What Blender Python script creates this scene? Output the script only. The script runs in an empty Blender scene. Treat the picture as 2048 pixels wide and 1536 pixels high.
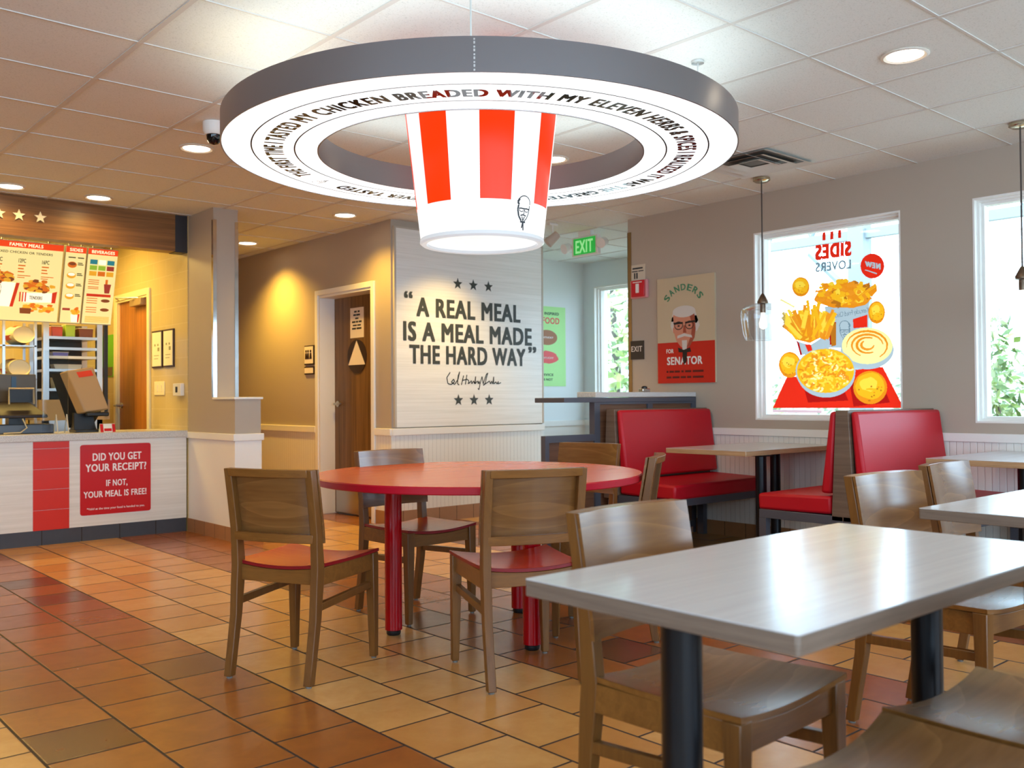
import bpy, bmesh, math, random
from mathutils import Vector, Matrix
random.seed(7)
D = bpy.data
SC = bpy.context.scene
COL = SC.collection
PI = math.pi

# ------------------------------------------------------------------ camera, world, sun, exposure
CAM_Z = 1.12
CAM_F, CAM_YAW, CAM_PITCH, CAM_ROLL = 1880.4, 0.7215, 0.0156, -0.0070
FW = Vector((math.sin(CAM_YAW)*math.cos(CAM_PITCH), math.cos(CAM_YAW)*math.cos(CAM_PITCH), math.sin(CAM_PITCH)))
_r = Vector((math.cos(CAM_YAW), -math.sin(CAM_YAW), 0)); _u = _r.cross(FW)
RT = _r*math.cos(CAM_ROLL)+_u*math.sin(CAM_ROLL); UP = -_r*math.sin(CAM_ROLL)+_u*math.cos(CAM_ROLL)
cam_d = D.cameras.new('camera'); cam = D.objects.new('camera', cam_d); COL.objects.link(cam)
cam_d.sensor_width = 36; cam_d.lens = CAM_F*36/2048; cam_d.clip_start = 0.05; cam_d.clip_end = 200
cam.matrix_world = Matrix(((RT.x, UP.x, -FW.x, 0), (RT.y, UP.y, -FW.y, 0), (RT.z, UP.z, -FW.z, CAM_Z), (0, 0, 0, 1)))
SC.camera = cam
cam_d.dof.use_dof = True; cam_d.dof.focus_distance = 4.6; cam_d.dof.aperture_fstop = 4.0

SC.view_settings.view_transform = 'Standard'; SC.view_settings.look = 'None'
SC.view_settings.gamma = 1.0; SC.view_settings.use_curve_mapping = False
SC.view_settings.exposure = 0.0
SC.cycles.max_bounces = 8; SC.cycles.diffuse_bounces = 5; SC.cycles.glossy_bounces = 4
SC.cycles.transmission_bounces = 6; SC.cycles.transparent_max_bounces = 12
SC.cycles.caustics_reflective = False; SC.cycles.caustics_refractive = False
SC.cycles.sample_clamp_indirect = 6.0

world = D.worlds.new('sky'); SC.world = world; world.use_nodes = True
wnt = world.node_tree; wnt.nodes['Background'].inputs[0].default_value = (0.55, 0.775, 1.0, 1)
SKY = 9.8
wnt.nodes['Background'].inputs[1].default_value = SKY

def lamp(name, kind, loc, energy, color, **kw):
    l = D.lights.new(name, kind); l.energy = energy; l.color = color
    for k, v in kw.items():
        if k not in ('direction', 'portal'): setattr(l, k, v)
    o = D.objects.new(name, l); COL.objects.link(o); o.location = loc
    if 'direction' in kw: o.rotation_euler = Vector(kw['direction']).to_track_quat('-Z', 'Y').to_euler()
    if kw.get('portal'): l.cycles.is_portal = True
    return o
lamp('sun', 'SUN', (-10, 2, 20), 2.6, (1, .96, .88), angle=0.02, direction=(0.62, 0.12, -0.78))
WIN_Y = [(3.11, 4.305), (1.425, 2.62), (-0.26, 0.935), (-1.945, -0.75)]
WIN_Z = (0.94, 2.413)
FRONT_Z = (.35, 2.55)
FRONT_X = [(-2.9, -1.1), (-.8, 1.0), (1.3, 3.1), (3.4, 5.2)]   # unseen windows behind the viewer, added and enlarged for frontal fill light
SIDE_Y = [(-2.9, -1.4), (-.9, .6), (1.1, 2.6)]      # unseen windows added to the left wall for fill light
for a, b in WIN_Y:
    lamp('window_portal', 'AREA', (6.56, (a+b)/2, sum(WIN_Z)/2), 1, (1, 1, 1), shape='RECTANGLE', size=WIN_Z[1]-WIN_Z[0], size_y=b-a, direction=(-1, 0, 0), portal=True)
lamp('window_portal', 'AREA', (8.22, 7.07, 1.68), 1, (1, 1, 1), shape='RECTANGLE', size=1.5, size_y=1.22, direction=(-1, 0, 0), portal=True)
for a, b in FRONT_X: lamp('window_portal', 'AREA', ((a+b)/2, -3.7, sum(FRONT_Z)/2), 1, (1, 1, 1), shape='RECTANGLE', size=b-a, size_y=FRONT_Z[1]-FRONT_Z[0], direction=(0, 1, 0), portal=True)
for a, b in SIDE_Y: lamp('window_portal', 'AREA', (-3.3, (a+b)/2, sum(WIN_Z)/2), 1, (1, 1, 1), shape='RECTANGLE', size=WIN_Z[1]-WIN_Z[0], size_y=b-a, direction=(1, 0, 0), portal=True)
WARM = (1.0, 0.64, 0.14)

# ------------------------------------------------------------------ helpers
def S(r, g, b):
    f = lambda c: (c/255/12.92) if c/255 <= .04045 else ((c/255+.055)/1.055)**2.4
    return (f(r), f(g), f(b), 1)

def at(u, v, ax, val):
    """the world point seen at photo pixel u,v on the plane x|y|z = val"""
    d = FW + RT*((u-1024)/CAM_F) + UP*((768-v)/CAM_F)
    i = 'xyz'.index(ax)
    t = (val - (CAM_Z if ax == 'z' else 0))/d[i]
    return Vector((d.x*t, d.y*t, d.z*t+CAM_Z))

MATS = {}
def mat(name, color, rough=.5, metal=0., spec=.5, coat=0., trans=0., emit=None, estr=0., ior=1.45):
    if name in MATS: return MATS[name]
    m = D.materials.new(name); m.use_nodes = True
    b = m.node_tree.nodes['Principled BSDF']
    b.inputs['Base Color'].default_value = color; b.inputs['Roughness'].default_value = rough
    b.inputs['Metallic'].default_value = metal; b.inputs['Specular IOR Level'].default_value = spec
    b.inputs['Coat Weight'].default_value = coat; b.inputs['Coat Roughness'].default_value = .15
    b.inputs['Transmission Weight'].default_value = trans; b.inputs['IOR'].default_value = ior
    if emit: b.inputs['Emission Color'].default_value = emit; b.inputs['Emission Strength'].default_value = estr
    MATS[name] = m
    return m

class NT:
    """small node-graph writer for procedural materials"""
    def __init__(s, m): s.t = m.node_tree; s.b = s.t.nodes['Principled BSDF']
    def new(s, typ, **kw):
        n = s.t.nodes.new(typ)
        for k, v in kw.items(): setattr(n, k, v)
        return n
    def put(s, sock, v):
        if isinstance(v, bpy.types.NodeSocket): s.t.links.new(v, sock)
        else: sock.default_value = v
    def m(s, op, a, b=0.0, c=0.0):
        n = s.new('ShaderNodeMath', operation=op); s.put(n.inputs[0], a); s.put(n.inputs[1], b); s.put(n.inputs[2], c); return n.outputs[0]
    def mix(s, f, a, b, blend='MIX'):
        n = s.new('ShaderNodeMix', data_type='RGBA', blend_type=blend); s.put(n.inputs[0], f); s.put(n.inputs[6], a); s.put(n.inputs[7], b); return n.outputs[2]
    def noise(s, vec, scale, detail=3., rough=.5, dist=0.):
        n = s.new('ShaderNodeTexNoise'); s.put(n.inputs['Vector'], vec); n.inputs['Scale'].default_value = scale
        n.inputs['Detail'].default_value = detail; n.inputs['Roughness'].default_value = rough; n.inputs['Distortion'].default_value = dist
        return n.outputs['Fac']
    def ramp(s, f, stops):
        n = s.new('ShaderNodeValToRGB'); s.put(n.inputs[0], f); e = n.color_ramp.elements
        while len(e) < len(stops): e.new(.5)
        for i, (p, c) in enumerate(stops): e[i].position = p; e[i].color = c
        return n.outputs[0]
    def mapping(s, vec, scale=(1, 1, 1), loc=(0, 0, 0)):
        n = s.new('ShaderNodeMapping'); s.put(n.inputs[0], vec); n.inputs['Scale'].default_value = scale; n.inputs['Location'].default_value = loc; return n.outputs[0]
    def coord(s, which='Object'): return s.new('ShaderNodeTexCoord').outputs[which]
    def pos(s):
        g = s.new('ShaderNodeNewGeometry'); x = s.new('ShaderNodeSeparateXYZ'); s.t.links.new(g.outputs['Position'], x.inputs[0]); return g.outputs['Position'], x.outputs[0], x.outputs[1], x.outputs[2]
    def bump(s, h, strength=.2, dist=.01):
        n = s.new('ShaderNodeBump'); n.inputs['Strength'].default_value = strength; n.inputs['Distance'].default_value = dist
        s.put(n.inputs['Height'], h); s.t.links.new(n.outputs[0], s.b.inputs['Normal'])
    def color(s, c): s.put(s.b.inputs['Base Color'], c)
    def rough(s, r): s.put(s.b.inputs['Roughness'], r)

def wood(name, c1, c2, scale=(3, 40, 40), rough=.35, dist=1.5, coat=0., band=8.):
    m = mat(name, c1, rough, coat=coat)
    if m.get('done'): return m
    m['done'] = 1; n = NT(m); v = n.mapping(n.coord(), scale)
    f = n.noise(v, 1.0, 5, .6, dist)
    g = n.noise(v, band, 2, .5, 0)
    f2 = n.m('ADD', n.m('MULTIPLY', f, .75), n.m('MULTIPLY', g, .25))
    n.color(n.ramp(f2, [(.3, c1), (.7, c2)])); n.bump(f2, .05, .002)
    return m

class MB:
    """collects simple shapes into one mesh"""
    def __init__(s): s.v = []; s.f = []; s.sm = []; s.mi = []
    def add(s, vs, fs, smooth=False, mi=0):
        o = len(s.v); s.v += [tuple(v) for v in vs]
        for f in fs: s.f.append([i+o for i in f]); s.sm.append(smooth); s.mi.append(mi)
        return s
    def box(s, x0, y0, z0, x1, y1, z1, mi=0):
        return s.add([(x0, y0, z0), (x1, y0, z0), (x1, y1, z0), (x0, y1, z0), (x0, y0, z1), (x1, y0, z1), (x1, y1, z1), (x0, y1, z1)],
                     [(3, 2, 1, 0), (4, 5, 6, 7), (0, 1, 5, 4), (1, 2, 6, 5), (2, 3, 7, 6), (3, 0, 4, 7)], mi=mi)
    def loft(s, rings, smooth=False, cap=True, mi=0):
        n = len(rings[0]); vs = [p for r in rings for p in r]; fs = []
        for k in range(len(rings)-1):
            for i in range(n): j = (i+1) % n; fs.append((k*n+i, k*n+j, (k+1)*n+j, (k+1)*n+i))
        s.add(vs, fs, smooth, mi)
        if cap:
            s.add(rings[0], [tuple(reversed(range(n)))], mi=mi); s.add(rings[-1], [tuple(range(n))], mi=mi)
        return s
    def tube(s, pts, r, n=10, cap=True, mi=0):
        pts = [Vector(p) for p in pts]; rr = r if isinstance(r, (list, tuple)) else [r]*len(pts); rings = []
        for i, p in enumerate(pts):
            d = (pts[min(i+1, len(pts)-1)]-pts[max(i-1, 0)]).normalized()
            a = d.cross(Vector((0, 0, 1)));
            if a.length < 1e-4: a = Vector((1, 0, 0))
            a.normalize(); b = d.cross(a)
            rings.append([p+(a*math.cos(t)+b*math.sin(t))*rr[i] for t in [2*PI*k/n for k in range(n)]])
        return s.loft(rings, True, cap, mi)
    def lathe(s, prof, c=(0, 0, 0), n=48, mi=0, cap=False):
        rings = [[(c[0]+r*math.cos(2*PI*k/n), c[1]+r*math.sin(2*PI*k/n), c[2]+z) for k in range(n)] for r, z in prof]
        return s.loft(rings, True, cap, mi)
    def prism(s, poly, a, b, axis='z', mi=0):
        """poly of 2D points extruded along axis from a to b"""
        P = {'z': lambda p, t: (p[0], p[1], t), 'y': lambda p, t: (p[0], t, p[1]), 'x': lambda p, t: (t, p[0], p[1])}[axis]
        return s.loft([[P(p, a) for p in poly], [P(p, b) for p in poly]], False, True, mi)
    def grid(s, fn, nu, nv, thick=None, smooth=True, mi=0):
        """fn(u,v)->Vector top surface; thick = offset vector for the underside"""
        top = [fn(i/nu, j/nv) for j in range(nv+1) for i in range(nu+1)]; w = nu+1
        fs = [(j*w+i, j*w+i+1, (j+1)*w+i+1, (j+1)*w+i) for j in range(nv) for i in range(nu)]
        s.add(top, fs, smooth, mi)
        if thick:
            t = Vector(thick); bot = [Vector(p)+t for p in top]; s.add(bot, [tuple(reversed(f)) for f in fs], smooth, mi)
            edge = [j for j in range(w)]+[(j+1)*w-1 for j in range(1, nv+1)]+[nv*w+i for i in range(w-2, -1, -1)]+[j*w for j in range(nv-1, 0, -1)]
            n = len(edge); s.add([top[e] for e in edge]+[bot[e] for e in edge], [(i, i+n, (i+1) % n+n, (i+1) % n) for i in range(n)], False, mi)
        return s
    def build(s, name, m, parent=None, bevel=0., kind=None):
        me = D.meshes.new(name); me.from_pydata(s.v, [], s.f)
        for x in (m if isinstance(m, (list, tuple)) else [m]): me.materials.append(x)
        me.polygons.foreach_set('use_smooth', s.sm); me.polygons.foreach_set('material_index', s.mi)
        bm = bmesh.new(); bm.from_mesh(me); bmesh.ops.remove_doubles(bm, verts=bm.verts, dist=1e-5)
        bmesh.ops.recalc_face_normals(bm, faces=bm.faces); bm.to_mesh(me); bm.free()
        me.set_sharp_from_angle(angle=math.radians(38))
        o = D.objects.new(name, me); COL.objects.link(o)
        if parent: o.parent = parent
        if bevel: b = o.modifiers.new('bevel', 'BEVEL'); b.width = bevel; b.segments = 2; b.limit_method = 'ANGLE'
        if kind: o['kind'] = kind
        return o

def tag(o, label, cat, group=None):
    o['label'] = label; o['category'] = cat
    if group: o['group'] = group
    return o
def thing(name, label, cat, loc=(0, 0, 0), rz=0., group=None):
    o = D.objects.new(name, None); COL.objects.link(o); o.location = loc; o.rotation_euler = (0, 0, rz); o.empty_display_size = .1
    return tag(o, label, cat, group)
def struct(name, mb, m, bevel=0.): return mb.build(name, m, None, bevel, 'structure')
def dup(root, loc, rz, label, group=None):
    r = root.copy(); COL.objects.link(r); r.location = loc; r.rotation_euler = (0, 0, rz); r['label'] = label
    if group: r['group'] = group
    for ch in list(root.children):
        c = ch.copy(); COL.objects.link(c); c.parent = r
        for g in list(ch.children): d = g.copy(); COL.objects.link(d); d.parent = c
    return r

# lettering -----------------------------------------------------------------
_tc = {}
def glyphs(txt, bold=.02, sx=1.):
    key = (txt, bold)
    if key not in _tc:
        cu = D.curves.new('txt', 'FONT'); cu.body = txt; cu.size = 1; cu.resolution_u = 3; cu.fill_mode = 'FRONT'; cu.space_character = 1.0+bold*2.6
        o = D.objects.new('txt', cu); COL.objects.link(o)
        dg = bpy.context.evaluated_depsgraph_get(); me = D.meshes.new_from_object(o.evaluated_get(dg))
        vs = [(v.co.x, v.co.y) for v in me.vertices]; fs = [tuple(p.vertices) for p in me.polygons]
        D.objects.remove(o); D.curves.remove(cu); D.meshes.remove(me)
        _tc[key] = (vs, fs)
    return _tc[key]
CAPH = .73
def text(mb, txt, fn, bold=.02, mi=0):
    """fn(s,t) places the glyph box: s 0..1 over the width, t 0..1 over the capital height"""
    vs, fs = glyphs(txt, bold)
    if not vs: return
    x0 = min(v[0] for v in vs); x1 = max(v[0] for v in vs)
    w = x1-x0+2*bold
    shifts = ((0, 0),) if bold < .012 else ((-bold, -bold*.5), (bold, -bold*.5), (-bold, bold*.5), (bold, bold*.5), (0, 0))
    for i, (dx, dy) in enumerate(shifts):
        out = []
        for v in vs:
            a, b = (v[0]-x0+bold+dx)/w, (v[1]+dy)/CAPH; p = Vector(fn(a, b))
            if len(shifts) > 1: p += (Vector(fn(a+.01, b))-p).cross(Vector(fn(a, b+.01))-p).normalized()*(.00012*i)
            out.append(p)
        mb.add(out, fs, mi=mi)
def quadmap(bl, br, tr, tl):
    bl, br, tr, tl = map(Vector, (bl, br, tr, tl))
    return lambda s, t: (bl*(1-s)+br*s)*(1-t)+(tl*(1-s)+tr*s)*t
def ngon(mb, pts, mi=0): mb.add(pts, [tuple(range(len(pts)))], mi=mi)
def flat(mb, name, m, parent=None): return mb.build(name, m, parent)
def star2(cx, cy, r, q=.42): return [(cx+(r if k % 2 == 0 else r*q)*math.sin(k*PI/5), cy+(r if k % 2 == 0 else r*q)*math.cos(k*PI/5)) for k in range(10)]
def blob(cx, cy, rx, ry, n=12, j=.25): return [(cx+rx*math.cos(2*PI*k/n)*(1+random.uniform(-j, j)), cy+ry*math.sin(2*PI*k/n)*(1+random.uniform(-j, j))) for k in range(n)]
def ell(cx, cy, rx, ry, n=32, a0=0, a1=2*PI, rot=0.):
    c, s_ = math.cos(rot), math.sin(rot); out = []
    for k in range(n):
        t = a0+(a1-a0)*k/(n if a1-a0 > 6.28 else n-1); x, y = rx*math.cos(t), ry*math.sin(t); out.append((cx+x*c-y*s_, cy+x*s_+y*c))
    return out

# ------------------------------------------------------------------ materials
M_paint = mat('greige_paint', S(176, 163, 147), .5)
n = NT(M_paint); n.bump(n.noise(n.coord('Object'), 160, 3), .06, .002)
M_vest = mat('daylit_paint', S(222, 228, 228), .6)  # daylight on the vestibule walls put into a paler, bluer colour
M_white = mat('white_trim', S(232, 230, 224), .4)
M_dark = mat('slate_ink', S(38, 44, 48), .5)
M_black = mat('black_plastic', S(22, 22, 24), .4)
M_red = mat('sign_red', S(200, 16, 24), .35)
M_steel = mat('brushed_steel', S(190, 190, 188), .28, 1.)
M_chrome = mat('polished_steel', S(215, 215, 215), .08, 1.)
M_grey = mat('grey_frame', S(86, 88, 98), .4, .3)
M_glass = None

def glass_mat(name, tint=(1, 1, 1, 1), ior=1.35, cap=.35):
    m = D.materials.new(name); m.use_nodes = True; t = m.node_tree; t.nodes.clear()
    out = t.nodes.new('ShaderNodeOutputMaterial'); mx = t.nodes.new('ShaderNodeMixShader'); tr = t.nodes.new('ShaderNodeBsdfTransparent'); gl = t.nodes.new('ShaderNodeBsdfGlossy')
    fr = t.nodes.new('ShaderNodeFresnel'); fr.inputs[0].default_value = ior
    tr.inputs[0].default_value = tint; gl.inputs['Roughness'].default_value = .03
    mn = t.nodes.new('ShaderNodeMath'); mn.operation = 'MINIMUM'; mn.inputs[1].default_value = cap; t.links.new(fr.outputs[0], mn.inputs[0]); t.links.new(mn.outputs[0], mx.inputs[0]); t.links.new(tr.outputs[0], mx.inputs[1]); t.links.new(gl.outputs[0], mx.inputs[2]); t.links.new(mx.outputs[0], out.inputs[0])
    return m
M_glass = glass_mat('clear_glass', (.97, .985, .98, 1))

M_floor = mat('quarry_tile', S(200, 150, 90), .22, spec=.5)
n = NT(M_floor); P, x, y, z = n.pos()
TW = .3056
u = n.m('DIVIDE', n.m('SUBTRACT', x, 1.758), TW); k = n.m('FLOOR', u)
par = n.m('MODULO', n.m('ADD', k, 101), 2.0)
v = n.m('ADD', n.m('DIVIDE', n.m('SUBTRACT', y, 3.145), TW), n.m('MULTIPLY', par, .5)); vk = n.m('FLOOR', v)
fu = n.m('FRACT', u); fv = n.m('FRACT', v)
eu = n.m('MINIMUM', fu, n.m('SUBTRACT', 1.0, fu)); ev = n.m('MINIMUM', fv, n.m('SUBTRACT', 1.0, fv))
edge = n.m('MINIMUM', eu, ev)
comb = n.new('ShaderNodeCombineXYZ'); n.put(comb.inputs[0], k); n.put(comb.inputs[1], vk)
wn = n.new('ShaderNodeTexWhiteNoise', noise_dimensions='2D'); n.put(wn.inputs['Vector'], comb.outputs[0]); rnd = wn.outputs['Value']
wn2 = n.new('ShaderNodeTexWhiteNoise', noise_dimensions='2D'); n.put(wn2.inputs['Vector'], n.mapping(comb.outputs[0], loc=(17.3, 5.1, 0))); rnd2 = wn2.outputs['Value']
band = n.m('MODULO', n.m('FLOOR', n.m('DIVIDE', n.m('ADD', k, 300.0), 3.0)), 2.0)   # 0 = pale band, 1 = russet band
pale = n.ramp(rnd, [(0, S(190, 136, 74)), (.5, S(203, 152, 88)), (1, S(212, 166, 104))])
rus = n.ramp(rnd, [(0, S(146, 84, 38)), (.6, S(162, 98, 44)), (.85, S(142, 80, 40)), (.92, S(104, 66, 42)), (1, S(86, 52, 34))])
base = n.mix(band, pale, rus)
mott = n.noise(P, 9, 4, .6, .5); mott2 = n.noise(P, 45, 3, .6)
base = n.mix(n.m('MULTIPLY', n.m('SUBTRACT', mott, .35), 1.1), base, n.mix(band, S(176, 116, 58), S(122, 68, 32)))
base = n.mix(n.m('MULTIPLY', mott2, .15), base, S(120, 80, 45))
g = n.m('LESS_THAN', edge, .0155)
n.color(n.mix(g, base, S(46, 30, 20)))
n.rough(n.m('ADD', n.m('MULTIPLY', g, .4), n.m('ADD', .17, n.m('MULTIPLY', mott, .14))))
hgt = n.m('ADD', n.m('MULTIPLY', n.m('MINIMUM', edge, .03), 30.0), n.m('MULTIPLY', n.noise(P, 14, 2), .35))
n.bump(hgt, .35, .0025)

M_ceil = mat('ceiling_tile', S(222, 222, 218), .85)
n = NT(M_ceil); P, x, y, z = n.pos()
sp = n.noise(P, 130, 2, .7); n.color(n.ramp(sp, [(.25, S(194, 198, 193)), (.42, S(223, 227, 223)), (1, S(230, 233, 230))])); n.bump(sp, .35, .003)
M_tbar = mat('ceiling_grid', S(206, 203, 197), .6)

def plank(name, c1, c2, freq, rough=.4, axis=2):
    """fine straight grain running across `axis`"""
    m = mat(name, c1, rough); n = NT(m); sc = [1.2, 1.2, 1.2]; sc[axis] = freq
    P, x, y, z = n.pos(); f = n.noise(n.mapping(P, tuple(sc)), 1, 4, .65); n.color(n.ramp(f, [(.3, c1), (.7, c2)])); return m
M_pale = plank('pale_laminate', S(222, 220, 212), S(238, 236, 230), 60, .45)
M_soffit = plank('dark_wood_soffit', S(104, 68, 34), S(146, 100, 54), 45, .4)
M_panelw = plank('brown_wood_panel', S(88, 58, 42), S(120, 82, 58), 50, .45)
def vgrain(name, c1, c2, freq, rough):
    m = mat(name, c1, rough); n = NT(m); P, x, y, z = n.pos()
    f = n.noise(n.mapping(P, (freq, freq, 1.0)), 1, 4, .65, .4); n.color(n.ramp(f, [(.3, c1), (.72, c2)])); return m
M_door = vgrain('walnut_door', S(80, 54, 30), S(128, 94, 56), 30, .35)
M_door2 = vgrain('oak_door', S(150, 88, 30), S(196, 124, 50), 26, .35)

def bead(name, axis):
    m = mat(name, S(226, 224, 216), .4); n = NT(m); P, x, y, z = n.pos(); c = x if axis == 'x' else y
    f = n.m('FRACT', n.m('DIVIDE', c, .045)); d = n.m('MINIMUM', f, n.m('SUBTRACT', 1.0, f)); h = n.m('MINIMUM', d, .09)
    n.bump(n.m('MULTIPLY', h, 11.0), .5, .004); n.color(n.mix(n.m('LESS_THAN', d, .035), S(228, 226, 218), S(196, 193, 184))); return m
M_beadx, M_beady = bead('beadboard_x', 'x'), bead('beadboard_y', 'y')

def tilemat(name, c1, c2, pitch, axis, rough=.4, off=0.):
    m = mat(name, c1, rough); n = NT(m); P, x, y, z = n.pos(); c = x if axis == 'x' else y
    u = n.m('DIVIDE', n.m('ADD', c, off), pitch); f = n.m('FRACT', u); d = n.m('MINIMUM', f, n.m('SUBTRACT', 1.0, f))
    wn = n.new('ShaderNodeTexWhiteNoise', noise_dimensions='1D'); n.put(wn.inputs['W'], n.m('FLOOR', u))
    base = n.mix(n.m('ADD', n.m('MULTIPLY', wn.outputs['Value'], .6), n.m('MULTIPLY', n.noise(P, 25, 3), .4)), c1, c2)
    n.color(n.mix(n.m('LESS_THAN', d, .012), base, S(40, 30, 24))); return m
M_basex = tilemat('base_tile_x', S(150, 112, 82), S(170, 130, 98), .2, 'x')
M_basey = tilemat('base_tile_y', S(150, 108, 70), S(172, 124, 82), .2, 'y')
M_slate = tilemat('slate_base', S(58, 62, 70), S(76, 80, 88), .297, 'x', .45, -.02)
M_quartz = mat('quartz_top', S(205, 202, 198), .25); n = NT(M_quartz); n.color(n.ramp(n.noise(n.coord(), 220, 2, .7), [(.35, S(170, 168, 164)), (.55, S(214, 212, 208)), (1, S(224, 222, 218))]))
M_subway = mat('cream_wall_tile', S(208, 186, 128), .25); n = NT(M_subway); P, x, y, z = n.pos()
br = n.new('ShaderNodeTexBrick'); cx = n.new('ShaderNodeCombineXYZ'); n.put(cx.inputs[0], n.m('ADD', x, y)); n.put(cx.inputs[1], z); n.put(br.inputs['Vector'], cx.outputs[0])
br.inputs['Scale'].default_value = 1.; br.inputs['Brick Width'].default_value = .3; br.inputs['Row Height'].default_value = .15; br.inputs['Mortar Size'].default_value = .004
for i, c in enumerate((S(206, 184, 128), S(202, 180, 122), S(212, 192, 138))): br.inputs[1+i].default_value = c
n.color(br.outputs[0])

# ------------------------------------------------------------------ room shell
H = 2.72
XR = 6.345; YQ = 6.943; XD = 4.688; XP = 3.27; YC = 7.953
struct('floor', MB().box(-3.2, -3.6, -.1, 8.3, 11.2, 0), M_floor)
mb = MB().box(-3.2, -3.6, H, 8.3, 11.2, H+.15)
gx0, gy0, GS = 1.515, 2.375, .6125
for i in range(-8, 12):
    x = gx0+i*GS
    if -3.2 < x < 8.2: mb.box(x-.012, -3.6, H-.004, x+.012, 11.2, H+.002, 1)
for i in range(-10, 15):
    y = gy0+i*GS
    if -3.5 < y < 11.1: mb.box(-3.2, y-.005, H-.0045, 8.3, y+.005, H+.002, 1)
struct('ceiling', mb, [M_ceil, M_tbar])

def wall_with_holes(axis, a, b, lo, hi, holes, z0=0, z1=H):
    """axis 'x': wall spans x a..b thick, runs in y lo..hi"""
    mb = MB(); cur = lo
    def bx(p, q, s, t):
        if axis == 'x': mb.box(a, p, s, b, q, t)
        else: mb.box(p, a, s, q, b, t)
    for (p, q, s, t) in sorted(holes):
        if p > cur: bx(cur, p, z0, z1)
        if s > z0: bx(p, q, z0, s)
        if t < z1: bx(p, q, t, z1)
        cur = q
    if cur < hi: bx(cur, hi, z0, z1)
    return mb
struct('wall_right', wall_with_holes('x', XR, XR+.22, -3.6, 5.625, [(a, b, *WIN_Z) for a, b in WIN_Y]), M_paint)
struct('wall_vestibule_side', wall_with_holes('y', 5.5, 5.62, XR+.22, 8.05, [(6.75, 7.9, 0, 2.3)]), M_paint)
lamp('fill_door_portal', 'AREA', (7.32, 5.45, 1.15), 1, (1, 1, 1), shape='RECTANGLE', size=1.15, size_y=2.3, direction=(0, 1, 0), portal=True)
mb = MB()
for (a, b, c, d) in ((6.75, 6.84, 0, 2.3), (7.81, 7.9, 0, 2.3), (6.84, 7.81, 0, .12), (6.84, 7.81, 2.2, 2.3), (6.84, 7.81, 1.0, 1.06)): mb.box(a, 5.53, c, b, 5.58, d)
d3 = mb.build('fill_door', MATS['white_trim'], None, 0, 'structure'); MB().box(6.84, 5.552, .12, 7.81, 5.556, 2.2).build('pane', M_glass, d3)  # unseen glass door added to let more daylight into the vestibule
struct('wall_vestibule_right', wall_with_holes('x', 8.05, 8.27, 5.5, 8.0, [(6.46, 7.68, .94, 2.43)]), M_vest)
struct('wall_vestibule_back', MB().box(6.51, 7.85, 0, 8.05, 8.0, H), M_vest)
struct('wall_quote', MB().box(XD+.16, YQ, 0, 6.51, YQ+.1, H).box(6.41, YQ, 0, 6.51, 8.0, H), M_paint)
struct('wall_restroom', wall_with_holes('x', XD, XD+.16, YQ, 11.2, [(7.24, 8.195, 0, 2.145)]), M_paint)
struct('wall_restroom_backing', MB().box(XD+.28, 7.1, 0, XD+.3, 8.4, 2.4), M_black)
struct('wall_hall_end', MB().box(3.26, 11.0, 0, 4.7, 11.2, H), M_paint)
struct('wall_front', wall_with_holes('y', -3.6, -3.45, -3.2, 6.4, [(a, b, *FRONT_Z) for a, b in FRONT_X]), M_paint)
struct('wall_left', wall_with_holes('x', -3.2, -3.05, -3.5, 11.2, [(a, b, *WIN_Z) for a, b in SIDE_Y]), M_paint)
# low wall, upper post and the wall the staff door is in
struct('wall_kitchen_side', wall_with_holes('x', 3.262, 3.48, YC, 11.2, [(8.86, 9.70, 0, 2.12)]), M_subway)
struct('wall_kitchen_back', MB().box(-3.2, 10.3, 0, 3.262, 10.45, H), M_subway)
struct('wall_kitchen_store', MB().box(3.44, 8.7, 0, 3.46, 9.9, 2.4), M_black)
struct('pillar', MB().box(XP, 7.44, 1.13, 3.485, YC+.002, H).box(XP, 7.04, .1, 3.49, YC+.002, 1.13), M_paint)
struct('trim_1', MB().box(XP-.012, 7.025, 1.13, 3.505, 7.442, 1.148), M_white, .003)                   # cap of the low wall
struct('trim_2', MB().box(XP-.02, 7.02, .80, 3.51, YC-.003, .855).box(XP-.004, 7.034, .1, 3.496, YC-.003, .80), M_white, .003)
struct('baseboard_pillar', MB().box(XP-.012, 7.028, 0, 3.505, YC-.003, .112), M_basey)
gd = MB()
for (xa, ya) in ((XP, 7.44), (3.485, 7.44)):
    sx = -1 if xa < 3.4 else 1
    gd.box(xa-.003, ya-.003, 1.15, xa+.028 if sx < 0 else xa+.003, ya, 2.62) if sx < 0 else gd.box(xa-.028, ya-.003, 1.15, xa+.003, ya, 2.62)
    gd.box(min(xa, xa+sx*.003), ya, 1.15, max(xa, xa+sx*.003), ya+.03, 2.62)
struct('trim_3', gd, M_chrome)
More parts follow.
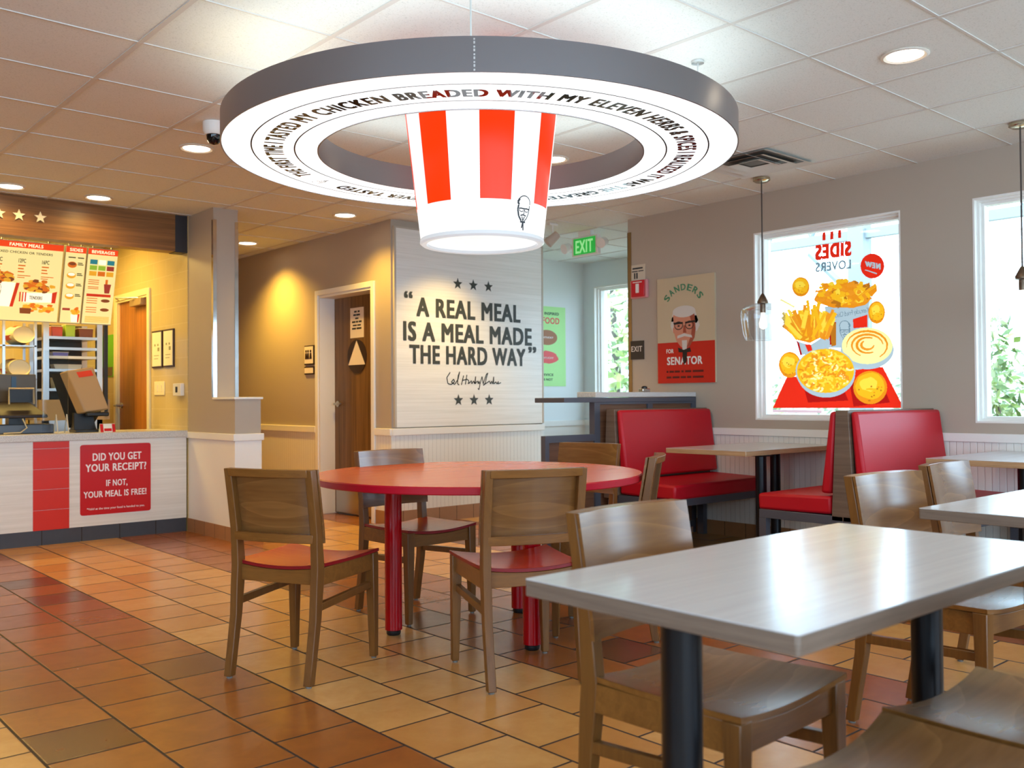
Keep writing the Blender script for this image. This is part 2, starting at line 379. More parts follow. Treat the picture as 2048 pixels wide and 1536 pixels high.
# chair rails, wainscot and tile bases
struct('trim_4', MB().box(XR-.024, -3.45, .815, XR, 5.625, .872), M_white, .004)
struct('trim_5', MB().box(XR-.008, -3.45, .1, XR, 5.625, .815), M_beady)
struct('baseboard_right', MB().box(XR-.014, -3.45, 0, XR, 5.625, .115), M_basey)
struct('trim_6', MB().box(XD-.002, YQ-.024, .80, 6.525, YQ, .862).box(6.51, YQ, .80, 6.53, 7.85, .862), M_white, .004)
struct('trim_7', MB().box(XD-.002, YQ-.008, .12, 6.515, YQ, .80), M_beadx)
struct('baseboard_quote', MB().box(XD-.012, YQ-.014, 0, 6.52, YQ, .13), M_basex)
struct('trim_8', MB().box(XD-.024, YQ-.01, .80, XD, 7.185, .862).box(XD-.024, 8.25, .80, XD, 11.0, .862), M_white, .004)
struct('trim_9', MB().box(XD-.008, YQ-.005, .12, XD, 7.185, .80).box(XD-.008, 8.25, .12, XD, 11.0, .80), M_beady)
struct('baseboard_restroom', MB().box(XD-.014, YQ, 0, XD, 7.185, .13).box(XD-.014, 8.25, 0, XD, 11.0, .13), M_basey)
struct('trim_10', MB().box(6.51, 7.826, .80, 8.05, 7.85, .862).box(6.51, 7.842, .12, 8.05, 7.85, .80), M_white)
struct('trim_11', MB().box(8.026, 5.62, .80, 8.05, 7.83, .862), M_white)
gdm = mat('brass_guard', S(150, 122, 80), .25, .8)
struct('trim_12', MB().box(XR-.004, 5.585, .88, XR, 5.629, 2.6).box(XR-.004, 5.625, .88, XR+.04, 5.629, 2.6), gdm)

# windows: deep white linings, sash frame and glass
def window(idx, xw, y0, y1, z0, z1, dep=.22):
    t = .012; mb = MB(); xi = xw-.0015
    xg = xw+.13
    for (a, b, c, d) in ((y0, y0+t, z0+t, z1-t), (y1-t, y1, z0+t, z1-t), (y0, y1, z0, z0+t), (y0, y1, z1-t, z1)):
        mb.box(xi, a, c, xw+dep, b, d)
    for (a, b, c, d) in ((y0+t, y0+t+.014, z0+t, z1-t), (y1-t-.014, y1-t, z0+t, z1-t), (y0+t+.014, y1-t-.014, z0+t, z0+t+.014), (y0+t+.014, y1-t-.014, z1-t-.014, z1-t)): mb.box(xw+.045, a, c, xw+.08, b, d)
    s = .03
    for (a, b, c, d) in ((y0+t, y0+t+s, z0+t+s, z1-t-s), (y1-t-s, y1-t, z0+t+s, z1-t-s), (y0+t, y1-t, z0+t, z0+t+s), (y0+t, y1-t, z1-t-s, z1-t)):
        mb.box(xg-.05, a, c, xg+.02, b, d)
    o = mb.build('window_%d' % idx, M_white, None, 0, 'structure')
    g = MB().box(xg-.002, y0+t+s, z0+t+s, xg+.002, y1-t-s, z1-t-s).build('pane', M_glass, o)
    g.visible_shadow = True
    return xg
for i, (a, b) in enumerate(WIN_Y): XG = window(i+1, XR, a, b, *WIN_Z)
window(5, 8.05, 6.46, 7.68, .94, 2.43)

# restroom door
mb = MB()
for (a, b, c, d) in ((7.19, 7.24, 0, 2.195), (8.195, 8.25, 0, 2.195), (7.24, 8.195, 2.145, 2.195)): mb.box(XD-.022, a, c, XD, b, d)
for (a, b, c, d) in ((7.24, 7.265, 0, 2.145), (8.17, 8.195, 0, 2.145), (7.265, 8.17, 2.12, 2.145)): mb.box(XD-.01, a, c, XD+.2, b, d)
d1 = mb.build('door_1', M_white, None, .004, 'structure')
MB().box(XD+.155, 7.268, .012, XD+.2, 8.167, 2.118).build('leaf', M_door, d1)
MB().box(XD+.152, 7.29, .02, XD+.155, 8.145, .26).build('kick_plate', M_steel, d1)
hd = MB().lathe([(.0, 0), (.03, 0), (.03, .012), (.012, .016), (.012, .05)], n=20)
hd.v = [(XD+.155-z, 8.10+x, 1.08+y) for x, y, z in hd.v]
hd.tube([(XD+.108, 8.10, 1.08), (XD+.106, 8.03, 1.082), (XD+.112, 7.99, 1.08)], [.012, .011, .009], 10)
hd.build('handle', M_steel, d1)
# staff door in the kitchen wall
mb = MB()
for (a, b, c, d) in ((8.80, 8.86, 0, 2.18), (9.70, 9.76, 0, 2.18), (8.86, 9.70, 2.12, 2.18)): mb.box(3.24, a, c, 3.262, b, d)
for (a, b, c, d) in ((8.86, 8.88, 0, 2.12), (9.68, 9.70, 0, 2.12), (8.88, 9.68, 2.10, 2.12)): mb.box(3.25, a, c, 3.44, b, d)
d2 = mb.build('door_2', mat('cream_trim', S(236, 222, 178), .4), None, .004, 'structure')
MB().box(3.275, 8.882, .012, 3.32, 9.678, 2.098).build('leaf', M_door2, d2)
for zz in (1.95, 1.1): MB().box(3.268, 8.876, zz-.06, 3.276, 8.905, zz+.06).build('hinge', M_steel, d2)
hd = MB().lathe([(.0, 0), (.028, 0), (.028, .012), (.012, .016), (.012, .05)], n=20)
hd.v = [(3.275-z, 9.62+x, 1.08+y) for x, y, z in hd.v]
hd.tube([(3.23, 9.62, 1.08), (3.228, 9.70, 1.08)], [.012, .01], 10); hd.build('handle', M_steel, d2)
MB().box(3.215, 8.95, 2.03, 3.275, 9.24, 2.10).build('door_closer', mat('beige_metal', S(176, 150, 110), .4, .3), d2, .006)
MB().tube([(3.235, 9.05, 2.105), (3.10, 9.28, 2.115), (3.22, 9.55, 2.12)], .008, 8).build('closer_arm', M_steel, d2)

# soffit over the counter with its metal end
struct('wall_soffit', MB().box(-3.05, YC, 2.405, 3.155, YC+.14, H), M_soffit)
struct('trim_13', MB().box(3.155, YC-.002, 2.40, 3.262, YC+.14, H), mat('dark_metal', S(62, 62, 66), .4, .5))
for i, cx in enumerate((1.79, 1.929, 2.082)):
    st = MB().prism(star2(cx, 2.563, .047), YC-.016, YC-.002, 'y').build('star_ornament', mat('cream_star', S(238, 226, 190), .4))
    tag(st, ['cream star on the dark wood soffit, cut by the left edge of the photo', 'cream star on the dark wood soffit, middle of the three', 'cream star on the dark wood soffit, nearest the metal end'][i], 'star', 'cream stars on the soffit')

# ------------------------------------------------------------------ service counter
ct = thing('service_counter', 'long pale service counter with a quartz top and a red tile stripe', 'counter', (0, 0, 0))
MB().box(-3.0, YC, .117, 3.25, YC+.06, .81).build('front_panel', M_pale, ct)
MB().box(-3.0, YC+.01, 0, 3.25, YC+.05, .117).build('slate_base', M_slate, ct)
MB().box(-3.0, YC-.022, .81, 3.256, YC+.62, .868).build('countertop', M_quartz, ct, .006)
MB().box(-3.0, YC+.5, 0, 3.25, YC+.55, .81).build('rear_panel', M_steel, ct)
m_stripe = mat('red_tile', S(214, 44, 30), .4)
rs = MB()
for a, b in ((.117, .272), (.275, .432), (.435, .592), (.595, .752), (.755, .808)): rs.box(2.033, YC-.006, a, 2.297, YC, b)
rs.build('red_stripe', m_stripe, ct)
# receipt sign
sg = thing('receipt_sign', 'red square sign with white writing stuck on the pale counter front', 'sign', (0, 0, 0))
def rrect(x0, x1, z0, z1, r):
    out = []
    for cx, cz, a in ((x1-r, z1-r, 0), (x0+r, z1-r, 90), (x0+r, z0+r, 180), (x1-r, z0+r, 270)):
        for k in range(5): t = math.radians(a+22.5*k); out.append((cx+r*math.cos(t), cz+r*math.sin(t)))
    return out
MB().prism(rrect(2.38, 2.942, .205, .772, .02), YC-.005, YC, 'y').build('board', M_red, sg)
mb = MB(); yq = YC-.006
def line(mb, txt, x0, x1, z, h, y, bold=.03, mi=0): text(mb, txt, lambda s, t: (x0+(x1-x0)*s, y, z+h*t), bold, mi)
line(mb, 'DID YOU GET', 2.475, 2.865, .642, .062, yq); line(mb, 'YOUR RECEIPT?', 2.42, 2.905, .555, .062, yq)
line(mb, 'IF NOT,', 2.58, 2.75, .432, .052, yq); line(mb, 'YOUR MEAL IS FREE!', 2.405, 2.905, .345, .052, yq)
line(mb, '*Valid at the time your food is handed to you.', 2.43, 2.89, .245, .018, yq, .015)
mb.build('lettering', mat('sign_white', S(250, 240, 240), .4), sg)

# ------------------------------------------------------------------ recessed downlights
M_lens = mat('lamp_lens', (1, .93, .8, 1), .4, emit=(1, .86, .62, 1), estr=14)
M_trimring = mat('lamp_trim', S(222, 216, 206), .4)
DL = [(2.423, 5.76, 'recessed downlight nearest the white ceiling camera', 26), (2.427, 7.651, 'recessed downlight over the counter end of the dark soffit', 9, 172),
      (1.799, 7.654, 'recessed downlight over the red counter stripe, cut by the left edge', 9, 172), (4.282, 7.04, 'recessed downlight above the restroom door wall by the quote panel', 42),
      (4.283, 8.919, 'recessed downlight deep in the hall past the restroom door', 85), (4.291, 2.069, 'recessed downlight over the white tables near the windows', 12),
      (4.348, 4.512, 'recessed downlight seen through the hole of the big ring', 14)]
dl0 = None
def downlight(x, y, label, e, sp=132):
    global dl0
    if dl0 is None:
        dl0 = thing('ceiling_downlight', label, 'ceiling light', (x, y, H), 0, 'recessed ceiling downlights')
        MB().lathe([(.105, -.001), (.108, -.006), (.095, -.010), (.082, -.004), (.082, .02)]).build('trim_ring', M_trimring, dl0)
        MB().lathe([(.001, -.004), (.083, -.004)]).build('lens', M_lens, dl0)
        r = dl0
    else: r = dup(dl0, (x, y, H), 0, label)
    lamp('downlight_lamp', 'SPOT', (x, y, H-.03), e*2.4, (1, .58, .07) if x > 4 and y > 6 else WARM, spot_size=math.radians(sp), spot_blend=.9, shadow_soft_size=.05)
    return r
for a in DL: downlight(*a)
lamp('downlight_lamp', 'SPOT', (5.2, 6.35, H-.03), 120, (1, .66, .22), spot_size=math.radians(110), spot_blend=.8, shadow_soft_size=.05)
for x, y in ((1.8, 3.9), (1.8, 1.9), (1.8, 0), (4.29, -.2), (4.29, -2.2), (-.6, 5.8), (-.6, 3.8), (-.6, 7.65), (.6, 7.65)):   # lamps without fixtures, added to brighten the dining room
    lamp('downlight_lamp', 'SPOT', (x, y, H-.03), 26, WARM, spot_size=math.radians(120), spot_blend=.7, shadow_soft_size=.05)
for x in (.4, 2.2): lamp('kitchen_lamp', 'AREA', (x, 9.1, H-.03), 52, (1, .68, .18), shape='RECTANGLE', size=1.2, size_y=.6, direction=(0, 0, -1))

def emblem(mb, fn, mi=0):
    """simple line drawing of a bearded head with glasses and a string tie; fn maps (-.5...5, 0..1)"""
    def stroke(pts, w=.03):
        for (x0, y0), (x1, y1) in zip(pts[:-1], pts[1:]):
            dx, dy = x1-x0, y1-y0; l = math.hypot(dx, dy) or 1; nx, ny = -dy/l*w/2, dx/l*w/2
            mb.add([fn(x0+nx, y0+ny), fn(x1+nx, y1+ny), fn(x1-nx, y1-ny), fn(x0-nx, y0-ny)], [(0, 1, 2, 3)], mi=mi)
    stroke(ell(0.02, .8, .2, .19, 20, -.2, 3.6), .026)
    stroke([(-.17, .72), (-.19, .6), (-.15, .42), (-.06, .3)], .05); stroke([(.21, .74), (.2, .55), (.13, .38), (.05, .3)], .026)
    stroke([(-.15, .64), (.2, .64)], .03)
    for cx in (-.07, .11): stroke(ell(cx, .6, .07, .05, 14), .022)
    stroke([(.02, .6), (.03, .5), (.0, .49)], .022); stroke([(-.09, .44), (0, .47), (.1, .44)], .035)
    stroke([(-.04, .42), (0, .3), (.05, .42)], .03); stroke([(-.14, .9), (-.2, .8), (-.15, .74)], .06)
    stroke([(-.09, .27), (.09, .27)], .05); stroke([(0, .27), (-.03, .1)], .04); stroke([(0.01, .27), (.03, .04)], .04)

# ------------------------------------------------------------------ big ring light with the striped bucket
RC = (2.91, 3.52); RO, RI, RZ0, RZ1 = 1.219, .779, 2.29, 2.42
ring = thing('ring_light', 'huge grey ring lamp with a glowing lettered underside hung over the round table', 'ceiling light', (RC[0], RC[1], 0))
M_ringm = mat('ring_metal', S(138, 134, 136), .3, .7)
MB().lathe([(RO, RZ0), (RO, RZ1)], n=128).lathe([(RO-.006, RZ0), (RO, RZ0)], n=128).lathe([(RO, RZ1), (RO-.01, RZ1), (RO-.01, RZ0+.02)], n=128).build('outer_band', M_ringm, ring)
MB().lathe([(RI, RZ0), (RI, RZ1)], n=128).lathe([(RI, RZ1), (RI+.01, RZ1), (RI+.01, RZ0+.02)], n=128).lathe([(RI, RZ0), (RI+.006, RZ0)], n=128).build('inner_band', M_ringm, ring)
M_glow = mat('glow_white', (1, 1, 1, 1), .3, emit=(.9, .97, 1, 1), estr=1.25)
MB().lathe([(RI+.006, RZ0+.004), (RO-.006, RZ0+.004)], n=128).build('diffuser', M_glow, ring)
M_up = mat('uplight_white', (1, 1, 1, 1), .3, emit=(.86, .97, 1, 1), estr=1.25)
MB().lathe([(RI+.01, RZ1-.02), (RO-.01, RZ1-.02)], n=128).build('upper_diffuser', M_up, ring)
mb = MB()
for rr in (1.083, .889): mb.lathe([(rr-.0035, RZ0+.0025), (rr+.0035, RZ0+.0025)], n=160)
mb.build('line_rings', M_dark, ring)
mb = MB(); phrase = 'THE FIRST TIME I TASTED MY CHICKEN BREADED WITH MY ELEVEN HERBS & SPICES I REALIZED IT WAS THE GREATEST CHICKEN I HAD EVER TASTED'
a0, a1 = math.radians(119), math.radians(463)
text(mb, phrase, lambda s, t: ((.945+.085*t)*math.cos(a0+(a1-a0)*s), (.945+.085*t)*math.sin(a0+(a1-a0)*s), RZ0+.0005), .06)
M_gloss = mat('gloss_ink', S(24, 30, 34), .07, spec=.7)
mb.build('lettering', M_gloss, ring)
mb = MB(); el = math.radians(111)
emblem(mb, lambda x, y: ((.93+.11*y)*math.cos(el+x*.12), (.93+.11*y)*math.sin(el+x*.12), RZ0+.001)); mb.build('emblem', M_gloss, ring)
mb = MB(); am = math.radians(229.3)
for k in range(9):
    z0 = RZ0+.004+k*.0139; w = .003
    mb.box(-w, -.002, z0, w, .002, z0+(.009 if k % 2 else .006))
mb.v = [((RO+.001+y)*math.cos(am)-x*math.sin(am), (RO+.001+y)*math.sin(am)+x*math.cos(am), z) for x, y, z in mb.v]
mb.build('seam', mat('seam_bright', S(225, 225, 225), .3, .6), ring)
for (cx, cy) in ((-.71, -.80), (.70, -.77), (.77, .68), (-.77, .70)):
    MB().tube([(cx, cy, RZ1-.02), (cx, cy, H-.004)], .0035, 8).lathe([(.03, H-.012), (.03, H-.001), (.001, H-.001)], (cx, cy, 0), 20).build('hanger_cable', mat('pale_cable', S(205, 208, 204), .4, .4), ring)
# bucket
bk = thing('bucket_lamp', 'glowing giant bucket lamp with orange red stripes hanging inside the ring', 'ceiling light', (RC[0], RC[1], 0))
BZ0, BZ1, BR0, BR1 = 1.868, 2.71, .296, .392
def br(z): return BR0+(BR1-BR0)*(z-BZ0)/(BZ1-BZ0)
M_bk = mat('bucket_glow', (.3, .3, .3, 1), .25, emit=(.97, .98, 1, 1), estr=.95)
MB().lathe([(br(z), z) for z in (BZ0+.02, 2.0, 2.2, 2.5, BZ1)], n=96).build('shell', M_bk, bk)
MB().lathe([(br(BZ0)-.03, BZ0+.012), (br(BZ0)-.026, BZ0), (br(BZ0)-.004, BZ0-.002), (br(BZ0)+.006, BZ0+.006), (br(BZ0)+.004, BZ0+.022)], n=96).build('rim', mat('rim_white', S(150, 153, 156), .25, emit=(.9, .96, 1, 1), estr=.5), bk)
MB().lathe([(.001, BZ0+.014), (br(BZ0)-.03, BZ0+.014)], n=96).build('bottom_disc', mat('bottom_glow', (.2, .2, .2, 1), .15, emit=(.92, .97, 1, 1), estr=.82), bk)
M_stripe = mat('stripe_glow', S(120, 20, 4), .3, spec=.25, emit=S(255, 60, 4), estr=.95)
for k in range(7):
    c = math.radians(180+41.34+90+0); c = math.radians(229.6)+math.radians(12.5+51.43*k); w = math.radians(13.2)
    mb = MB(); N = 8
    zs = [2.03, 2.2, 2.45, BZ1]
    rows = [[((br(z)+.002)*math.cos(c-w+2*w*i/N), (br(z)+.002)*math.sin(c-w+2*w*i/N), z) for i in range(N+1)] for z in zs]
    for r in range(3): mb.add(rows[r]+rows[r+1], [(i, i+1, i+N+2, i+N+1) for i in range(N)], True)
    mb.build('stripe', M_stripe, bk)
mb = MB(); ca = math.radians(229.6+38)
emblem(mb, lambda x, y: ((br(1.89+.165*y)+.006)*math.cos(ca+x*.165/.31), (br(1.89+.165*y)+.006)*math.sin(ca+x*.165/.31), 1.89+.165*y))
mb.build('emblem', M_dark, bk)

# ------------------------------------------------------------------ other ceiling fittings
dc = thing('dome_camera', 'white ceiling dome camera with a dark eye beside the ring', 'camera', (2.276, 5.166, H))
MB().lathe([(.001, -.001), (.062, -.001), (.062, -.05), (.05, -.075), (.001, -.075)], n=28).build('housing', M_white, dc)
MB().lathe([(.043, -.075), (.040, -.10), (.026, -.122), (.001, -.13)], n=24).build('dome', mat('smoked_dome', S(14, 14, 16), .05), dc)
vt = thing('ceiling_vent', 'square ceiling air diffuser half hidden behind the ring', 'vent', (5.47, 3.70, H))
for q, (r0, r1) in enumerate(((.29, .24), (.215, .16), (.135, .075))):
    mb = MB(); zi = -.006-.004*q
    for k in range(4):
        a, b = math.radians(45+90*k), math.radians(135+90*k)
        mb.add([(r0*1.414*math.cos(a), r0*1.414*math.sin(a), zi-.012), (r0*1.414*math.cos(b), r0*1.414*math.sin(b), zi-.012), (r1*1.414*math.cos(b), r1*1.414*math.sin(b), zi+.004), (r1*1.414*math.cos(a), r1*1.414*math.sin(a), zi+.004)], [(0, 1, 2, 3)])
    mb.build('louvre', mat('vent_white', S(206, 204, 198), .5), vt)
MB().box(-.235, -.235, -.0035, .235, .235, -.0015).build('duct_backing', mat('duct_grey', S(96, 94, 90), .6), vt)
so = thing('spotlight', 'small beige track spotlight on the ceiling beyond the bucket', 'spotlight', (5.951, 6.188, H))
MB().box(-.05, -.02, -.02, .05, .02, -.001).build('mount', M_trimring, so)
MB().tube([(0, 0, -.02), (0, 0, -.12)], .007, 8).build('stem', M_trimring, so)
MB().tube([(.035, -.03, -.10), (-.045, .02, -.185)], [.035, .048], 16).build('head', mat('beige_lamp', S(186, 168, 150), .4), so)
ex = thing('exit_sign', 'green lit EXIT sign with two lamp heads under the vestibule ceiling', 'sign', (6.45, 6.27, H))
MB().box(0, -.17, -.235, .05, .17, -.05).build('case', mat('sign_case', S(228, 222, 214), .4), ex, .006)
MB().box(.0, -.08, -.05, .05, .08, -.001).build('canopy', MATS['sign_case'], ex)
MB().box(-.003, -.145, -.222, 0, .145, -.065).build('face', mat('exit_green', S(40, 190, 70), .4, emit=S(60, 220, 90), estr=.25), ex)
mb = MB(); text(mb, 'EXIT', lambda s, t: (-.0045, .115-.23*s, -.205+.125*t), .03); mb.build('lettering', mat('exit_letters', S(150, 225, 150), .4, emit=S(170, 255, 170), estr=.45), ex)
for sy in (-1, 1):
    mb = MB().tube([(.025, sy*.17, -.13), (.025, sy*.2, -.13)], .012, 8)
    mb.tube([(.035, sy*.235, -.125), (-.035, sy*.245, -.15)], [.04, .05], 16).build('lamp_head', MATS['sign_case'], ex)

# pendants
M_nickel = mat('nickel', S(196, 184, 160), .2, 1.); M_cord = mat('dark_cord', S(70, 60, 54), .6)
M_shade = glass_mat('pendant_glass', (.90, .915, .925, 1), 1.45, .4)
def pendant(x, y, label):
    p_ = thing('pendant_lamp', label, 'pendant lamp', (x, y, 0), 0, 'clear glass pendant lamps')
    MB().lathe([(.001, H-.002), (.062, H-.002), (.062, H-.02), (.045, H-.032), (.001, H-.034)], n=32).build('canopy', M_nickel, p_)
    MB().tube([(0, 0, H-.03), (0, 0, 1.86)], .005, 8).build('cord', M_cord, p_)
    MB().lathe([(.006, 1.875), (.014, 1.865), (.04, 1.815), (.038, 1.80), (.02, 1.795), (.02, 1.735), (.001, 1.735)], n=24).build('socket', mat('bronze', S(120, 100, 82), .3, .9), p_)
    MB().lathe([(.035, 1.806), (.06, 1.80), (.125, 1.785), (.15, 1.765), (.158, 1.73), (.157, 1.69), (.150, 1.63), (.142, 1.58), (.128, 1.54), (.122, 1.535)], n=48).build('shade', M_shade, p_)
    MB().lathe([(.012, 1.735), (.018, 1.70), (.030, 1.655), (.026, 1.625), (.001, 1.61)], n=20).build('bulb', mat('bulb_glass', S(250, 244, 228), .1, emit=(1, .9, .75, 1), estr=1.2), p_)
    return p_
pd0 = pendant(5.899, 3.93, 'clear glass pendant lamp in front of the food poster window')
dup(pd0, (5.875, 2.148, 0), 0, 'clear glass pendant lamp by the second window, cut by the right edge')

# ------------------------------------------------------------------ quote wall panel and lettering
qp = thing('quote_panel', 'tall pale wood wall panel with a dark quotation and stars', 'wall panel', (0, 0, 0))
YP = YQ-.022
MB().box(4.725, YP, .872, 6.495, YQ, 2.645).build('board', M_pale, qp)
MB().box(4.705, YQ-.028, .872, 4.725, YQ, 2.66).box(6.495, YQ-.028, .872, 6.512, YQ, 2.66).box(4.725, YQ-.028, 2.645, 6.495, YQ, 2.66).build('edge_frame', mat('panel_edge', S(186, 176, 160), .4), qp)
M_ink = mat('wall_ink', S(62, 66, 62), .55)
mb = MB(); yl = YP-.002
line(mb, '\u201c', 4.81, 4.905, 1.925, .172, yl, .03)
line(mb, 'A REAL MEAL', 4.945, 6.205, 1.874, .174, yl, .045)
line(mb, 'IS A MEAL MADE', 4.80, 6.355, 1.651, .174, yl, .045)
line(mb, 'THE HARD WAY', 4.865, 6.268, 1.446, .172, yl, .045)
line(mb, '\u201d', 6.305, 6.415, 1.472, .172, yl, .03)
mb.build('lettering', M_ink, qp)
for z in (2.197, 1.11):
    for x in (5.42, 5.607, 5.794): MB().add([(a, yl, b) for a, b in star2(x, z, .058)], [tuple(range(10))]).build('star', M_ink, qp)
mb = MB()
sig = [[(.06, .95), (.0, .6), (.02, .2), (.08, .15), (.14, .35), (.12, .5), (.08, .3), (.14, .15), (.2, .5), (.23, 1.), (.2, .7), (.19, .2), (.22, .12)],
       [(.3, .75), (.26, .12)], [(.36, .8), (.33, .15)], [(.27, .42), (.37, .5), (.4, .35), (.38, .2), (.42, .3), (.44, .42), (.45, .2), (.48, .4), (.5, .2), (.52, .7), (.51, .2), (.55, .4), (.57, .2), (.58, .4), (.6, .15), (.58, -.2), (.56, -.1)],
       [(.6, .2), (.64, .7), (.66, .2), (.72, .85), (.75, .95), (.72, .6), (.7, .25), (.66, .1), (.74, .3), (.78, .4), (.8, .2), (.82, .4), (.84, .2), (.86, .7), (.86, .2), (.9, .35), (.92, .2), (.95, .38), (.94, .2), (1., .3)]]
for st in sig:
    pts = [(5.285+.66*x, 1.235+.14*y) for x, y in st]
    for (x0, z0), (x1, z1) in zip(pts[:-1], pts[1:]):
        dx, dz = x1-x0, z1-z0; l = math.hypot(dx, dz) or 1; nx, nz = -dz/l*.005, dx/l*.005
        mb.add([(x0+nx, yl, z0+nz), (x1+nx, yl, z1+nz), (x1-nx, yl, z1-nz), (x0-nx, yl, z0-nz)], [(0, 1, 2, 3)])
mb.build('signature', M_ink, qp)

# ------------------------------------------------------------------ small signs
def bars(mb, rows, fn, mi=0):
    """rows of unreadable small print: fn(s,t)"""
    for (t, h, segs) in rows:
        for a, b in segs: mb.add([fn(a, t), fn(b, t), fn(b, t+h), fn(a, t+h)], [(0, 1, 2, 3)], mi=mi)
M_paper = mat('paper', S(228, 216, 202), .6)
xs = XD+.152
pp = thing('paper_notice', 'white paper notice taped on the wooden restroom door', 'notice')
MB().box(xs, 7.63, 1.715, xs+.002, 7.87, 2.005).build('sheet', M_paper, pp)
mb = MB(); fn = lambda s, t: (xs-.001, 7.87-.24*s, 1.715+.29*t)
bars(mb, [(.84, .06, ((.3, .5), (.56, .72))), (.73, .06, ((.24, .44), (.46, .74))), (.62, .05, ((.38, .62),)), (.50, .06, ((.14, .4), (.43, .6), (.64, .86))), (.39, .05, ((.2, .5), (.54, .8))), (.28, .06, ((.14, .44), (.48, .84)))], fn)
mb.build('print', M_dark, pp)
tr = thing('restroom_symbol', 'dark round restroom sign with a white triangle on the wooden door', 'sign')
m_brown = mat('sign_brown', S(46, 30, 28), .4)
MB().prism(ell(7.75, 1.535, .168, .163, 40), xs-.004, xs+.002, 'x').build('disc', m_brown, tr)
mb = MB().add([(xs-.005, 7.90, 1.455), (xs-.005, 7.60, 1.455), (xs-.005, 7.75, 1.69)], [(0, 1, 2)]); mb.build('triangle', M_paper, tr)
rsn = thing('restroom_sign', 'small wall sign with dark figures left of the restroom door', 'sign')
MB().box(XD-.012, 8.285, 1.47, XD, 8.475, 1.665).build('upper_plate', m_brown, rsn); MB().box(XD-.012, 8.285, 1.375, XD, 8.475, 1.455).build('lower_plate', m_brown, rsn)
mb = MB().box(XD-.014, 8.30, 1.485, XD-.012, 8.47, 1.655).box(XD-.014, 8.30, 1.388, XD-.012, 8.47, 1.442); mb.build('face', M_paper, rsn)
mb = MB()
for cy in (8.345, 8.395, 8.435): mb.prism(ell(cy, 1.608, .014, .014, 12), XD-.016, XD-.0145, 'x').prism([(cy-.022, 1.53), (cy+.022, 1.53), (cy+.014, 1.59), (cy-.014, 1.59)], XD-.016, XD-.0145, 'x')
mb.build('figures', m_brown, rsn)

# notices in the kitchen entrance
for i, (a, b) in enumerate(((8.50, 8.745), (8.235, 8.47))):
    nb = thing('framed_notice', ['framed white notice beside the staff door', 'framed white notice farther from the staff door'][i], 'notice', (0, 0, 0), 0, 'framed notices on the cream tiles')
    MB().box(3.248, a, 1.425, 3.262, b, 1.765).build('frame', mat('dark_wood_frame', S(58, 34, 18), .4), nb)
    MB().box(3.245, a+.015, 1.44, 3.248, b-.015, 1.75).build('sheet', mat('cream_paper', S(244, 236, 205), .6), nb)
    mb = MB(); fn = lambda s, t: (3.2445, b-.02-(b-a-.04)*s, 1.45+.28*t)
    bars(mb, [(.62, .07, ((.25, .4), (.6, .75))), (.45, .12, ((.62, .85),)), (.3, .02, ((.2, .8),)), (.2, .02, ((.2, .7),))], fn); mb.build('print', mat('faint_print', S(150, 150, 110), .6), nb)
sw = thing('switch_plate', 'cream switch plate on the tiles below the framed notices', 'switch plate')
MB().box(3.252, 8.46, 1.175, 3.262, 8.70, 1.30).build('plate', mat('cream_plate', S(240, 228, 190), .4), sw, .003)
mb = MB()
for yy in (8.53, 8.63): mb.box(3.247, yy-.02, 1.205, 3.252, yy+.02, 1.27)
mb.build('rockers', MATS['cream_plate'], sw)
kp = thing('wall_keypad', 'small white keypad box by the end of the counter wall', 'keypad')
MB().box(3.225, 8.02, 1.165, 3.262, 8.19, 1.275).build('case', M_white, kp, .006); MB().box(3.222, 8.085, 1.195, 3.225, 8.125, 1.245).build('window', M_black, kp)

# alarm, notices and poster on the right wall
al = thing('fire_alarm_box', 'red fire alarm pull box on the grey wall near the corner', 'fire alarm')
MB().box(XR-.03, 5.385, 2.0, XR, 5.575, 2.16).build('back_box', mat('alarm_pink', S(214, 140, 140), .4), al, .006)
MB().box(XR-.045, 5.405, 2.01, XR-.03, 5.555, 2.155).build('cover', mat('alarm_red', S(200, 20, 34), .3), al, .005)
mb = MB().box(XR-.048, 5.462, 2.045, XR-.045, 5.498, 2.125); bars(mb, [(.86, .05, ((.15, .85),))], lambda s, t: (XR-.046, 5.555-.15*s, 2.01+.145*t)); mb.build('handle', M_white, al)
an = thing('paper_notice', 'small white notice on the wall above the fire alarm', 'notice')
MB().box(XR-.003, 5.425, 2.163, XR-.001, 5.595, 2.30).build('sheet', mat('notice_sheet', S(206, 194, 172), .6), an)
mb = MB(); fn = lambda s, t: (XR-.004, 5.595-.17*s, 2.163+.137*t)
bars(mb, [(.72, .1, ((.15, .85),)), (.55, .06, ((.1, .5), (.55, .9))), (.1, .38, ((.25, .34), (.4, .5)))], fn); mb.build('print', M_dark, an)
es = thing('exit_plate', 'dark square plate reading EXIT on the grey wall below the alarm', 'sign')
MB().box(XR-.01, 5.445, 1.46, XR, 5.595, 1.625).build('plate', mat('plate_brown', S(52, 44, 38), .4), es)
mb = MB(); text(mb, 'EXIT', lambda s, t: (XR-.0115, 5.585-.125*s, 1.53+.05*t), .02); mb.build('lettering', M_paper, es)
po = thing('wall_poster', 'framed poster of a white haired man, cream above and red below, beside the window', 'poster')
y0, y1, z0, z1 = 4.672, 5.275, 1.242, 2.143; xp = XR-.02
PW, PH = y1-y0, z1-z0
pf = lambda d: (lambda x, y: (xp-d, y1-PW*x, z1-PH*y))      # x from the left, y from the top, both 0..1
MB().box(xp, y0, z0, XR, y1, z1).build('board', mat('poster_cream', S(196, 178, 146), .5), po)
MB().box(xp-.0008, y0, z0, xp, y1, z0+PH*.385).build('red_field', mat('poster_red', S(196, 28, 12), .45), po)
mb = MB(); f1 = pf(.0016)
